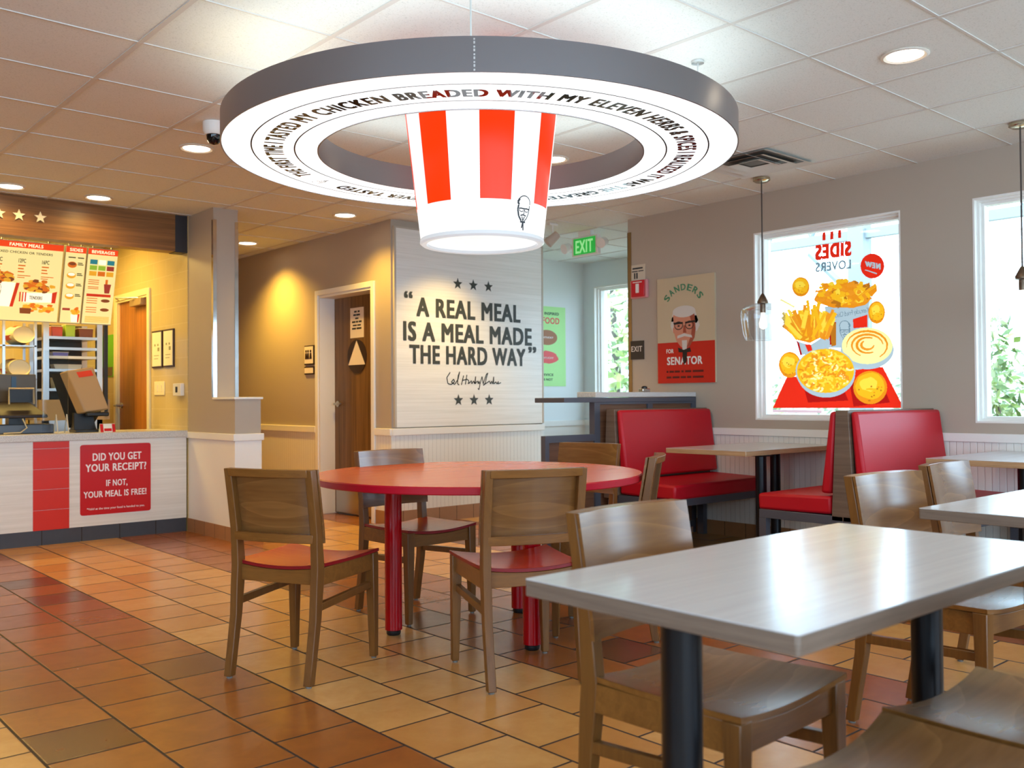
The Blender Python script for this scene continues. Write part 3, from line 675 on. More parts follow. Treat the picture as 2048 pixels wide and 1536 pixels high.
def arc(s, t):
    a = math.radians(206+(334-206)*s); R = .30+.10*t
    return (xp-.0016, y1-PW*(.47+R*math.cos(a)*1.02), z1-PH*(.315+R*math.sin(a)*.62))
for i, ch in enumerate('SANDERS'):
    w = 1/7.; text(mb, ch, lambda s, t, i=i: arc((i+.12+.76*s)*w, t), .03)
mb.build('green_lettering', mat('poster_green', S(70, 132, 96), .5), po)
mb = MB(); text(mb, 'FOR', lambda s, t: f1(.16+.13*s, .715-.04*t), .03); text(mb, 'SENATOR', lambda s, t: f1(.17+.62*s, .825-.075*t), .035); mb.build('white_lettering', M_white, po)
mb = MB(); bars(mb, [(.08, .35, ((0, .05), (.08, .2), (.22, .36), (.4, .46), (.5, .66), (.7, .98))), (-.9, .35, ((0, .13), (.16, .35), (.38, .52), (.55, .66), (.7, .98)))], lambda s, t: f1(.16+.66*s, .905-.055*t)); mb.build('small_print', mat('poster_maroon', S(84, 10, 12), .5), po)
# painted head: flat shapes, a generic elderly man
skin, skin2, hairm = mat('print_skin', S(206, 136, 108), .6), mat('print_skin_shade', S(160, 76, 52), .6), mat('print_hair', S(208, 200, 190), .6)
def pic(mb, pts, d, mi=0): mb.add([pf(d)(x, y) for x, y in pts], [tuple(range(len(pts)))], mi=mi)
mb = MB()
pic(mb, ell(.48, .375, .215, .095, 30), .0012, 2); pic(mb, [(.265, .375), (.695, .375), (.75, .47), (.70, .52), (.28, .52), (.24, .46)], .0012, 2)
pic(mb, [(.29, .36), (.40, .31), (.55, .31), (.66, .36), (.68, .50), (.66, .58), (.58, .655), (.50, .68), (.42, .66), (.34, .60), (.30, .52)], .0020, 0)
pic(mb, [(.55, .31), (.66, .36), (.68, .50), (.66, .58), (.58, .655), (.52, .67), (.60, .56), (.62, .46)], .0024, 1)
pic(mb, ell(.48, .33, .20, .055, 24), .0026, 2)
pic(mb, [(.36, .555), (.48, .535), (.61, .555), (.62, .58), (.49, .562), (.36, .58)], .0028, 2); pic(mb, [(.44, .60), (.53, .60), (.52, .70), (.49, .735), (.45, .70)], .0028, 2)
pic(mb, [(.47, .46), (.50, .46), (.52, .53), (.46, .53)], .0027, 1); pic(mb, ell(.30, .50, .02, .03, 12), .0018, 0)
mb.build('portrait', [skin, skin2, hairm], po)
mb = MB()
pic(mb, [(.29, .428), (.46, .428), (.46, .445), (.30, .448)], .0030); pic(mb, [(.50, .428), (.68, .418), (.68, .436), (.50, .445)], .0030)
for cx in (.385, .575):
    o_, i_ = ell(cx, .46, .075, .04, 20), ell(cx, .46, .064, .032, 20)
    for k in range(20): j = (k+1) % 20; mb.add([pf(.0031)(*o_[k]), pf(.0031)(*o_[j]), pf(.0031)(*i_[j]), pf(.0031)(*i_[k])], [(0, 1, 2, 3)])
    pic(mb, ell(cx, .463, .022, .008, 12), .0029)
pic(mb, [(.37, .665), (.47, .69), (.58, .67), (.60, .71), (.50, .715), (.38, .71)], .0029); pic(mb, [(.45, .71), (.53, .71), (.52, .80), (.47, .83), (.45, .77)], .0029)
mb.build('glasses_and_tie', mat('print_black', S(34, 24, 24), .5), po)

# green poster in the vestibule
gp = thing('wall_poster', 'light green poster on the blue lit wall beside the quote panel', 'poster')
gy = 7.85-.004; GL, GR, GB, GT = 7.03, 7.742, 1.26, 2.18
MB().box(GL, gy, GB, GR, 7.85, GT).build('sheet', mat('poster_lime', S(176, 232, 150), .5), gp)
gf = lambda d: (lambda x, y: (GL+(GR-GL)*x, gy-d, GT-(GT-GB)*y)); g1 = gf(.001)
mb = MB(); text(mb, 'IN INSPIRED', lambda s, t: g1(.42+.43*s, .105-.035*t), .03); text(mb, 'SERVICE', lambda s, t: g1(.40+.32*s, .87-.03*t), .03); text(mb, 'OR NOT', lambda s, t: g1(.44+.26*s, .93-.03*t), .03); mb.build('dark_lettering', mat('poster_ink', S(40, 78, 62), .5), gp)
mb = MB(); text(mb, 'REAL FOOD', lambda s, t: g1(.12+.74*s, .215-.08*t), .03); mb.build('red_lettering', mat('poster_coral', S(224, 84, 84), .5), gp)
MB().add([g1(*q) for q in blob(.58, .64, .26, .08, 18, .14)], [tuple(range(18))]).build('red_map', MATS['poster_coral'], gp)
mb = MB(); mb.add([g1(*q) for q in ell(.58, .39, .23, .095, 30)], [tuple(range(30))]); mb.build('brown_seal', mat('poster_brown', S(160, 104, 66), .5), gp)
mb = MB(); text(mb, 'KENTUCKY', lambda s, t: gf(.002)(.42+.3*s, .40-.022*t), .02); text(mb, 'KENTUCKY', lambda s, t: gf(.002)(.42+.3*s, .655-.022*t), .02); mb.build('white_lettering', M_white, gp)

# ------------------------------------------------------------------ window food poster (printed on the glass, seen from behind)
XC = XG-.006
cp = lambda x, y, d=0.: Vector((x, y, 0))                              # the print's own sheet coordinates
sheet = lambda x, y: at(1530+x*.26042, 430+y*.26042, 'x', XC)          # ... and where they lie on the pane
PRINT = []
class Art:
    """collects the printed shapes of one picture; print_sheet() turns all of them into one layer of ink"""
    def __init__(s): s.p = []; s.lay = 30
    def add(s, vs, fs, smooth=False, mi=0):
        for f in fs: s.p.append(([(vs[i][0], vs[i][1]) for i in f], s.lay, mi))
    def build(s, name, m, parent): PRINT.append((name, s.p))
def print_sheet(parent, step=3.0, W=1075, H=1530):
    import numpy as np
    nx, ny = int(W/step), int(H/step); M = np.full((ny, nx), -1, int); PI_ = np.full((ny, nx), -1, int)
    allp = sorted([(lay, k, pts, mi) for k, (nm, ps) in enumerate(PRINT) for pts, lay, mi in ps], key=lambda q: q[0])
    for lay, k, pts, mi in allp:
        ys = [p[1] for p in pts]
        for j in range(max(0, int(min(ys)/step)), min(ny, int(max(ys)/step)+1)):
            yc = (j+.5)*step; xs = []
            for (x0, y0), (x1, y1) in zip(pts, pts[1:]+pts[:1]):
                if (y0 <= yc) != (y1 <= yc): xs.append(x0+(yc-y0)/(y1-y0)*(x1-x0))
            xs.sort()
            for q in range(0, len(xs)-1, 2):
                a, b = max(0, int(xs[q]/step+.5)), min(nx, int(xs[q+1]/step+.5))
                M[j, a:b] = mi; PI_[j, a:b] = k
    for k, (nm, ps) in enumerate(PRINT):
        mb = MB()
        for j in range(ny):
            i = 0; row = PI_[j]
            if not (row == k).any(): continue
            while i < nx:
                if row[i] != k: i += 1; continue
                e = i
                while e < nx and row[e] == k and M[j, e] == M[j, i]: e += 1
                x0, x1, y0, y1 = i*step, e*step, j*step, (j+1)*step
                mb.add([sheet(x0, y1), sheet(x1, y1), sheet(x1, y0), sheet(x0, y0)], [(0, 1, 2, 3)], mi=int(M[j, i])); i = e
        if mb.v:
            me = D.meshes.new(nm); me.from_pydata(mb.v, [], mb.f)
            for m_ in FOOD: me.materials.append(m_)
            me.polygons.foreach_set('material_index', mb.mi); o = D.objects.new(nm, me); COL.objects.link(o); o.parent = parent
def pr(name, c, tl=.82):
    if name in MATS: return MATS[name]
    c = (c[0]*.78, c[1]*.78, c[2]*.78, 1)
    m = D.materials.new(name); m.use_nodes = True; t = m.node_tree; t.nodes.clear()
    out = t.nodes.new('ShaderNodeOutputMaterial'); mx = t.nodes.new('ShaderNodeMixShader'); a = t.nodes.new('ShaderNodeBsdfDiffuse'); b = t.nodes.new('ShaderNodeBsdfTranslucent')
    a.inputs[0].default_value = c; b.inputs[0].default_value = c; mx.inputs[0].default_value = tl
    t.links.new(a.outputs[0], mx.inputs[1]); t.links.new(b.outputs[0], mx.inputs[2]); t.links.new(mx.outputs[0], out.inputs[0]); MATS[name] = m; return m
C_red, C_dred, C_org = pr('cling_red', (.78, .022, .008)), pr('cling_dark_red', (.42, .008, .006)), pr('cling_orange', (.85, .24, .015))
C_gold, C_amber, C_yel, C_brown, C_wht, C_cream, C_gry = pr('cling_gold', (.92, .38, .012)), pr('cling_amber', (.82, .22, .010)), pr('cling_yellow', (.97, .54, .045)), pr('cling_brown', (.48, .13, .01)), pr('cling_white', (.42, .42, .42)), pr('cling_cream', (.96, .70, .26)), pr('cling_grey', (.16, .19, .21))
wp = thing('window_poster', 'large mirrored food poster stuck on the window above the red booth', 'poster')
FOOD = [C_gold, C_amber, C_yel, C_brown, C_wht, C_cream, C_red, C_dred, C_gry, C_org, pr('cling_pink', (.7, .4, .4))]
def pl(mb, pts, lay, mi): mb.p.append((list(pts), lay, mi))
mb = Art(); pl(mb, [(165, 1250), (905, 1165), (1065, 1482), (60, 1482)], 1, 6); pl(mb, [(300, 1330), (600, 1330), (640, 1425), (330, 1440)], 2, 7); pl(mb, [(650, 1290), (900, 1290), (960, 1440), (680, 1470)], 2, 7); mb.build('tray', FOOD, wp)
mb = Art()
for a in ((440, 135), (500, 127), (560, 117)): pl(mb, [(a[0], a[1]), (a[0]+26, a[1]-4), (a[0]+26, a[1]+58), (a[0], a[1]+62)], 1, 6)
text(mb, 'SIDES', quadmap(cp(662, 306), cp(385, 342), cp(385, 232), cp(662, 198)), .085, 6)
mb.build('red_lettering', FOOD, wp)
mb = Art(); text(mb, 'LOVERS', quadmap(cp(660, 408), cp(388, 438), cp(388, 366), cp(660, 338)), .03, 8); mb.build('grey_lettering', FOOD, wp)
mb = Art(); pl(mb, ell(825, 392, 92, 96, 40), 3, 6); mb.build('new_roundel', FOOD, wp)
mb = Art(); mb.lay = 6; text(mb, 'NEW', quadmap(cp(888, 418, .002), cp(768, 392, .002), cp(768, 354, .002), cp(888, 372, .002)), .09, 4); pl(mb, [(770, 418), (860, 446), (858, 456), (768, 424)], 5, 4); mb.build('roundel_lettering', FOOD, wp)
def biscuit(cx, cy, rx, ry, name='biscuit'):
    mb = Art(); pl(mb, ell(cx, cy, rx, ry, 30), 8, 1); pl(mb, blob(cx, cy-ry*.08, rx*.86, ry*.8, 18, .06), 9, 0); pl(mb, blob(cx-rx*.1, cy-ry*.2, rx*.55, ry*.42, 14, .15), 10, 2)
    pl(mb, blob(cx+rx*.1, cy+ry*.1, rx*.4, ry*.07, 10, .3), 11, 0)
    for k in range(12): pl(mb, blob(cx+random.uniform(-.7, .7)*rx, cy+random.uniform(-.2, .8)*ry, rx*.06, ry*.05, 6), 11, 3 if k % 3 else 1)
    mb.build(name, FOOD, wp)
# bucket of tenders
mb = Art(); pl(mb, [(455, 705), (800, 655), (795, 860), (700, 1020), (490, 1020), (480, 800)], 4, 4)
for a, b in ((490, 545), (675, 785)): pl(mb, [(a, 820 if a < 600 else 800), (b, 822 if a < 600 else 765), (b, 980 if a < 600 else 860), (a+5, 1000 if a < 600 else 870)], 5, 7 if a < 600 else 6)
mb.lay = 5.6; emblem(mb, lambda x, y: cp(615-x*190, 1010-y*200, .0024), 8)
text(mb, 'Kentucky Fried Chicken', quadmap(cp(795, 745, .0024), cp(505, 795, .0024), cp(505, 755, .0024), cp(795, 705, .0024)), .01, 8)
pl(mb, [(500, 820), (545, 830), (545, 1000), (510, 1010)], 5, 3); mb.build('print_bucket', FOOD, wp)
mb = Art()
pl(mb, blob(600, 640, 215, 75, 26, .08), 6, 1)
for k in range(120):
    a = random.uniform(0, 2*PI); r = math.sqrt(random.random()); cx, cy = 610+215*r*math.cos(a), 590+105*r*math.sin(a)-cx*0 if False else 600+95*r*math.sin(a)
    if cx > 700: cy -= (cx-700)*.25
    pl(mb, blob(cx, cy, random.uniform(14, 40), random.uniform(10, 26), 11, .35), 7+k*.02, random.choice((0, 0, 1, 1, 9, 2, 3)))
for k in range(5): pl(mb, [(690+k*25, 640-k*12), (845+k*3, 525+k*6), (862, 545+k*10), (720+k*25, 670-k*10)], 9.5+k*.1, (1, 0, 9, 0, 1)[k])
mb.build('print_tenders', FOOD, wp)
# fries
mb = Art(); pl(mb, [(238, 965), (345, 1000), (492, 905), (500, 1015), (420, 1060), (275, 1075)], 6, 4); pl(mb, [(305, 990), (352, 995), (365, 1040), (330, 1050)], 6.5, 6); pl(mb, [(238, 955), (262, 985), (285, 1075), (270, 1080)], 6.5, 7); mb.build('fries_carton', FOOD, wp)
mb = Art(); pl(mb, [(170, 880), (250, 780), (480, 740), (490, 910), (345, 985), (245, 960)], 6.8, 1)
for k in range(80):
    bx_, by_ = random.uniform(220, 480), random.uniform(860, 960); ang = math.radians(random.uniform(62, 125)+(bx_-350)*-.14); L = random.uniform(100, 240)*(1-.25*abs(bx_-350)/150); wd = random.uniform(11, 16)
    tx, ty = bx_+L*math.cos(ang), max(655, by_-L*math.sin(ang)); dx, dy = tx-bx_, ty-by_; l = math.hypot(dx, dy); nx, ny = -dy/l*wd, dx/l*wd
    pl(mb, [(bx_-nx, by_-ny), (tx-nx, ty-ny), (tx+nx, ty+ny), (bx_+nx, by_+ny)], 7+k*.02, random.choice((0, 0, 2, 2, 1, 9)))
pl(mb, [(112, 655), (125, 642), (232, 700), (222, 715)], 7, 5); mb.build('print_fries', FOOD, wp)
# bowls
mb = Art(); pl(mb, ell(785, 1035, 205, 150, 40), 10, 4); pl(mb, ell(785, 1005, 195, 140, 40), 11, 5)
for k in range(4):
    r0 = .30+.19*k; o_ = [(785+195*r0*math.cos(t+k)*(.95), 1000+135*r0*math.sin(t+k)) for t in [i*.35 for i in range(13)]]; i_ = [(785+195*(r0-.06-.07*math.sin(t*.7))*math.cos(t+k), 1000+135*(r0-.06-.07*math.sin(t*.7))*math.sin(t+k)) for t in [i*.35 for i in range(13)]]
    for q in range(12): pl(mb, [o_[q], o_[q+1], i_[q+1], i_[q]], 12+.1*k, (9, 1)[k % 2])
mb.build('potato_bowl', FOOD, wp)
mb = Art(); pl(mb, ell(470, 1222, 222, 180, 40), 12.6, 4); pl(mb, ell(465, 1200, 230, 180, 44), 13, 4); pl(mb, ell(465, 1197, 220, 170, 44), 13.4, 0)
for k in range(170):
    a = random.uniform(0, 2*PI); r = math.sqrt(random.random())*.9; cx, cy = 465+215*r*math.cos(a), 1195+165*r*math.sin(a); s0 = random.uniform(0, 6.28); R, w = random.uniform(18, 30), 8
    o_ = [(cx+(R+w)*math.cos(s0+t), cy+(R+w)*.8*math.sin(s0+t)) for t in (0, .6, 1.2, 1.8, 2.4)]; i_ = [(cx+(R-w)*math.cos(s0+t), cy+(R-w)*.8*math.sin(s0+t)) for t in (0, .6, 1.2, 1.8, 2.4)]
    c = random.choice((2, 2, 2, 0, 5, 9, 1))
    for q in range(4): pl(mb, [o_[q], o_[q+1], i_[q+1], i_[q]], 14+k*.015, c)
mb.build('macaroni_bowl', FOOD, wp)
biscuit(275, 552, 68, 76); biscuit(858, 748, 65, 88); biscuit(190, 1150, 85, 100); biscuit(808, 1325, 130, 128)
mb = Art(); pl(mb, [(60, 1495), (435, 1500), (435, 1520), (60, 1515)], 1, 10); mb.build('footer_strip', FOOD, wp)
print_sheet(wp)

# ------------------------------------------------------------------ chairs
W_chair = wood('chair_wood', S(108, 66, 25), S(134, 87, 38), (2.2, 34, 34), .3, 1.2)
W_leg = wood('chair_leg_wood', S(98, 60, 24), S(124, 80, 34), (34, 34, 2.2), .34, .8)
def ply(name, c1, c2, rough):
    m = mat(name, c1, rough, spec=.8); n = NT(m); co = n.mapping(n.coord(), (.9, 3.0, 4.0))
    d = n.noise(co, 1.0, 1, .4, .5); w = n.m('FRACT', n.m('MULTIPLY', d, 9.0)); f = n.noise(n.mapping(n.coord(), (3, 60, 60)), 1, 3)
    q = n.m('ADD', n.m('MULTIPLY', n.m('POWER', w, 5.0), .35), n.m('MULTIPLY', f, .65)); n.color(n.ramp(q, [(.15, c1), (.8, c2)])); return m
W_ply = ply('chair_plywood', S(104, 66, 31), S(138, 93, 48), .2)
W_seat = ply('seat_plywood', S(120, 84, 48), S(150, 110, 66), .26)
R_seat = ply('red_seat', S(206, 62, 30), S(216, 74, 36), .26)
R_edge = mat('red_seat_edge', S(130, 12, 20), .35)
M_pad = mat('clear_glide', S(112, 108, 102), .3)
def ypost(z):
    pts = [(0, -.261), (.25, -.217), (.45, -.20), (.6, -.211), (.846, -.253)]
    for (a, ya), (b, yb) in zip(pts[:-1], pts[1:]):
        if z <= b: t = (z-a)/(b-a); return ya+(yb-ya)*t
    return -.253
def make_chair(red, label, group):
    t = thing('dining_chair', label, 'chair', (0, 0, 0), 0, group)
    def seatz(x, y): return .453+.021*(abs(x)/.222)**2-.004*math.sin(PI*(y+.2)/.42)
    def sf(u, v):
        y = -.197+.42*v; hw = .205+.017*v; x = (2*u-1)*hw; yy = y-(.012*(1-(2*u-1)**2) if v > .99 else 0)
        return Vector((x, yy, seatz(x, y)))
    mb = MB().grid(sf, 16, 12, None)
    se = mb.build('seat', R_seat if red else W_seat, t)
    MB().grid(lambda u, v: sf(u, v)-Vector((0, 0, .0006)), 16, 12, (0, 0, -.013)).build('seat_edge', R_edge if red else W_chair, se)
    for s in (-1, 1):
        rings = []
        for z in (0.008, .12, .25, .38, .45, .52, .6, .7, .78, .846):
            y = ypost(z); dep = .034+.016*math.exp(-((z-.42)/.16)**2); cx = s*(.190+.004*z/.846); w = .017
            rings.append([(cx-w, y-dep/2, z), (cx+w, y-dep/2, z), (cx+w, y+dep/2, z), (cx-w, y+dep/2, z)])
        l = MB().loft(rings).build('leg', W_leg, t, .003)
        MB().lathe([(.001, 0), (.012, 0), (.012, .009)], (s*.19, -.261, 0), 12).build('glide', M_pad, l)
        rings = [[(s*cx-w, cy-w, z), (s*cx+w, cy-w, z), (s*cx+w, cy+w, z), (s*cx-w, cy+w, z)] for z, w, cx, cy in ((.008, .0145, .205, .205), (.25, .019, .202, .202), (.458, .0225, .199, .1985))]
        l = MB().loft(rings).build('leg', W_leg, t, .003)
        MB().lathe([(.001, 0), (.011, 0), (.011, .009)], (s*.205, .205, 0), 12).build('glide', M_pad, l)
        x0, x1 = sorted((s*.182, s*.206))
        MB().add([(x0, -.205, .285), (x1, -.205, .285), (x1, .19, .305), (x0, .19, .305), (x0, -.205, .315), (x1, -.205, .315), (x1, .19, .335), (x0, .19, .335)],
                 [(3, 2, 1, 0), (4, 5, 6, 7), (0, 1, 5, 4), (1, 2, 6, 5), (2, 3, 7, 6), (3, 0, 4, 7)]).build('stretcher', W_leg, t, .003)
    mb = MB()
    for s in (-1, 1): x0, x1 = sorted((s*.184, s*.208)); mb.box(x0, -.19, .385, x1, .185, .4535)
    for yc in (-.19, .198):
        N = 10; top = [(-.185+.37*i/N, min(.452, seatz(-.185+.37*i/N, yc)-.0155)) for i in range(N+1)]
        mb.prism([(-.185, .385)]+[(.185, .385)]+list(reversed(top)), yc-.011, yc+.011, 'y')
    mb.build('seat_frame', W_chair, t, .002)
    bul = lambda x: -.026*(1-(x/.213)**2)
    def bf(off):
        def f(u, v):
            x = (2*u-1)*.213; z = .552+.294*v; return Vector((x, ypost(z)+.0215+bul(x)+off, z))
        return f
    MB().grid(bf(.010), 18, 6, (0, -.010, 0)).build('backrest', W_ply, t)
    for z0, z1, nm in ((.815, .8465, 'top_rail'), (.553, .588, 'bottom_rail')):
        rings = []
        for i in range(13):
            x = -.19+.38*i/12; y0_, y1_ = ypost(z0)+.021+bul(x), ypost(z1)+.021+bul(x)
            rings.append([(x, y0_-.036, z0), (x, y0_, z0), (x, y1_, z1), (x, y1_-.036, z1)])
        MB().loft(rings).build(nm, W_chair, t, .002)
    return t
GR_, GW_ = 'red seated chairs around the round table', 'wooden chairs at the white tables'
cr = make_chair(True, 'red seated wooden chair left of the round table, back to the counter', GR_)
cr.location = (1.977, 3.573, 0); cr.rotation_euler = (0, 0, -1.111)
dup(cr, (2.58, 2.919, 0), -.392, 'red seated wooden chair with its back to the viewer in front of the round table')
dup(cr, (2.891, 4.054, 0), 3.17, 'red seated wooden chair behind the round table, in front of the restroom door')
dup(cr, (3.907, 3.963, 0), 1.73, 'chair behind the round table with its back against the bar and red booth')
dup(cr, (3.353, 3.137, 0), .607, 'chair seen edge-on at the right side of the round table')
cw = make_chair(False, 'all wood chair on the far side of the nearest white table, top in view', GW_)
cw.location = (1.813, 1.359, 0); cw.rotation_euler = (0, 0, 3.181)
dup(cw, (3.189, 1.40, 0), 3.071, 'all wood chair in front of the magenta booth back, at the second white table')
dup(cw, (3.875, 1.475, 0), 3.211, 'all wood chair half hidden behind the corner of the second white table')
dup(cw, (2.092, .745, 0), -.017, 'wooden chair with a shiny blue reflecting seat at the lower right corner')
dup(cw, (1.640, .722, 0), .06, 'nearest wooden chair seat at the very bottom edge')

# ------------------------------------------------------------------ tables
rt = thing('round_table', 'round red topped table on three red tube legs', 'table', (2.90, 3.545, 0))
M_rtop = mat('red_laminate', S(222, 74, 44), .27, spec=.7, coat=.2); n = NT(M_rtop); f = n.noise(n.mapping(n.coord(), (3, 60, 1)), 1, 4); n.color(n.ramp(f, [(.3, S(226, 90, 42)), (.7, S(233, 108, 58))]))
M_redge = mat('crimson_edge', S(172, 8, 34), .3, spec=.35)
MB().lathe([(.001, .765), (.784, .765)], n=96).build('tabletop', M_rtop, rt)
MB().lathe([(.784, .7648), (.788, .76), (.788, .735), (.784, .731), (.001, .731)], n=96).build('edge', M_redge, rt)
M_rleg = mat('red_tube', S(166, 5, 16), .16, spec=.4)
for lx, ly in ((2.545, 3.76), (2.85, 3.115), (3.295, 3.70)):
    x, y = lx-2.90, ly-3.545
    l = MB().lathe([(.041, .025), (.041, .731)], (x, y, 0), 24).build('leg', M_rleg, rt)
    MB().lathe([(.001, .0), (.030, 0), (.034, .006), (.034, .02), (.040, .026), (.001, .026)], (x, y, 0), 24).build('foot', M_black, l)
M_wtop = mat('white_laminate', S(198, 196, 194), .17, spec=.65); n = NT(M_wtop); f = n.noise(n.mapping(n.coord(), (2, 55, 2)), 1, 4, .6); n.color(n.ramp(f, [(.3, S(188, 190, 195)), (.7, S(198, 200, 205))]))
M_wedge = wood('table_edge_wood', S(98, 82, 70), S(124, 106, 92), (3, 3, 90), .4, .3)
M_tube = mat('black_tube', S(18, 20, 24), .3, .4)
def rect_table(label, x0, x1, y0, y1, legs, top=.76, foot='y', edge=None, thick=.034):
    cx, cy = (x0+x1)/2, (y0+y1)/2; a, b = (x1-x0)/2, (y1-y0)/2
    t = thing('dining_table', label, 'table', (cx, cy, 0), 0, 'pale topped tables on black columns')
    def rr(k, z): return [(sx*(a-k)+0*z, sy*(b-k), z) for sx, sy in ((1, 1), (-1, 1), (-1, -1), (1, -1))]
    c = .005
    pol = [(a-c, b), (-a+c, b), (-a, b-c), (-a, -b+c), (-a+c, -b), (a-c, -b), (a, -b+c), (a, b-c)]
    MB().prism(pol, top-.0015, top).build('tabletop', M_wtop, t)
    MB().prism(pol, top-thick, top-.0016).build('edge', edge or M_wedge, t, .002)
    for lx, ly in legs:
        x, y = lx-cx, ly-cy
        l = MB().lathe([(.0375, .012), (.0375, top-thick-.006)], (x, y, 0), 24).build('leg', M_tube, t)
        MB().box(x-.055, y-.055, top-thick-.008, x+.055, y+.055, top-thick).build('top_plate', M_tube, l)
        if foot == 'y': MB().box(x-.035, y-.25, 0, x+.035, y+.25, .014).build('foot', M_tube, l, .004)
        else: MB().box(x-.2, y-.035, 0, x+.2, y+.035, .014).build('foot', M_tube, l, .004)
    return t
rect_table('nearest white table with a pale top and black column legs', 1.262, 2.47, .785, 1.402, [(1.372, 1.095), (2.345, 1.095)])
rect_table('white table at the right edge, behind the nearest table', 2.972, 4.18, .785, 1.41, [(3.075, 1.095), (4.06, 1.095)])
E_ = wood('booth_table_edge', S(150, 116, 84), S(188, 152, 112), (3, 3, 90), .4, .3)
rect_table('pale booth table on a black column below the food poster window', 5.20, 6.33, 3.605, 4.275, [(5.42, 3.62+.02), (6.05, 3.94)], .765, 'x', E_)
rect_table('pale booth table at the right edge below the second window', 5.30, 6.33, 1.83, 2.47, [(5.52, 2.02), (6.05, 2.15)], .765, 'x', E_)

# ------------------------------------------------------------------ booths
M_vinyl = mat('red_vinyl', S(182, 8, 30), .46, spec=.45); n = NT(M_vinyl); n.bump(n.noise(n.coord(), 220, 2), .12, .001)
M_end = plank('booth_laminate', S(92, 74, 62), S(116, 96, 80), 50, .45)
def cushion(mb, x0, x1, prof, n=5):
    """rounded slab: profile in (y,z) swept along x with softened ends"""
    mb.loft([[(x0, y, z) for y, z in prof], [(x1, y, z) for y, z in prof]])
def booth(label, yb, sides, x0=5.2, x1=6.325, group='red vinyl booths along the window wall'):
    """yb: the middle of the wooden back; sides: which way the seats face (-1 towards -y, +1)"""
    t = thing('booth_bench', label, 'booth', (x0, yb, 0), 0, group); L = x1-x0
    MB().prism([(-.075, .37), (.075, .37), (.04, 1.035), (-.04, 1.035)], 0, L, 'x').build('back_board', M_end, t, .003)
    for s in sides:
        pf_ = lambda pts: [(s*a, b) for a, b in pts]
        MB().prism(pf_([(.082, .53), (.155, .53), (.088, 1.028), (.046, 1.028)]), .012, L-.01, 'x').build('back_cushion', M_vinyl, t, .018)
        MB().prism(pf_([(.080, .405), (.595, .395), (.60, .50), (.085, .515)]), .008, L-.01, 'x').build('seat_cushion', M_vinyl, t, .018)
        fr = MB().prism(pf_([(.0, .345), (.585, .345), (.585, .40), (.0, .40)]), 0, L, 'x')
        fr.build('seat_frame', M_grey, t, .003)
        for xx in (.0, L-.05):
            ya, yb_ = sorted((s*.535, s*.585)); MB().box(xx, ya, 0, xx+.05, yb_, .345).build('leg', M_grey, t)
    for xx in (.0, L-.05): MB().box(xx, -.03, 0, xx+.05, .03, .36).build('leg', M_grey, t)
    return t
booth('red booth bench with its back to the bar, behind the first booth table', 4.80, (-1,))
booth('double sided red booth bench with a wooden end between the two booth tables', 2.925, (1, -1))

# ------------------------------------------------------------------ bar and condiment station behind the first booth
bp = thing('bar_partition', 'tall bar table with grey metal frame and brown panels behind the red booth', 'bar table', (4.80, 4.88, 0))
L = XR-4.80-.005
MB().box(0, 0, 1.088, L, .32, 1.124).build('top', M_grey, bp, .003)
MB().box(.33, .0, 1.126, L, .2, 1.165).build('ledge', M_quartz, bp, .004)
mb = MB()
for xx in (.32, .93, L-.05): mb.box(xx, .006, 0, xx+.06, .06, 1.088)
mb.box(.38, .006, 1.072, .93, .06, 1.088).box(.99, .006, 1.072, L-.05, .06, 1.088).box(.38, .006, .05, .93, .06, .1).box(.99, .006, .05, L-.05, .06, .1)
mb.box(-.19, .006, 0, -.15, .05, .85).box(-.15, .006, .80, .32, .05, .85).box(-.15, .006, 0, .32, .05, .06)
mb.build('frame', M_grey, bp)
for a, b, c in ((.38, .93, 1.072), (.99, L-.05, 1.072), (-.15, .32, .80)): MB().box(a, .02, .06, b, .045, c).build('panel', M_panelw, bp)
ga = thing('bar_gadget', 'small dark and silver gadget standing on the bar ledge', 'gadget', (5.80, 4.98, 1.165))
MB().box(-.045, -.025, 0, .045, .025, .03).build('base', M_chrome, ga, .006); MB().lathe([(.001, .0), (.024, .0), (.024, .012), (.012, .02), (.001, .02)], (0, 0, .03), 16).build('cap', M_black, ga)

# ------------------------------------------------------------------ behind the counter
def board(label, x0, x1, header, fill):
    b = thing('menu_board', label, 'menu board', ((x0+x1)/2, 8.3, 2.422), 0, 'lit menu boards under the soffit')
    w = x1-x0
    f = lambda d: (lambda x, y: Vector((-w/2+w*min(.985, max(.012, x)), .2*y-d, -.635*y)))
    p0 = f(0)
    for xx in (-w*.3, w*.3): MB().tube([(xx, .03, 0), (xx, .03, H-2.422-.002)], .006, 8).build('hanger_rod', M_steel, b)
    q = [p0(0, 0), p0(1, 0), p0(1, 1), p0(0, 1)]; back = [v+Vector((0, .06, .01)) for v in q]
    MB().loft([q, back]).build('case', mat('board_case', S(170, 160, 140), .4), b)
    e = [f(.002)(*c) for c in ((.01, .01), (.99, .01), (.99, .99), (.01, .99))]
    mb = MB(); ngon(mb, e); mb.build('face', mat('board_face', S(150, 140, 100), .4, emit=S(255, 232, 150), estr=.85), b)
    mb = MB(); ngon(mb, [f(.004)(*c) for c in ((.01, .01), (.99, .01), (.99, .085), (.01, .085))]); mb.build('header', mat('board_red', S(226, 60, 14), .4, emit=S(240, 74, 16), estr=.6), b)
    mb = MB(); text(mb, header, lambda s, t: f(.006)(.5-min(.4, len(header)*.019/w*.55)+2*min(.4, len(header)*.019/w*.55)*s, .068-.04*t), .03); mb.build('header_lettering', mat('board_cream', S(255, 240, 200), .4, emit=S(255, 236, 190), estr=.8), b)
    fill(b, f, w)
def em(n_, c, e=.5): return mat(n_, c, .5, emit=c, estr=e)
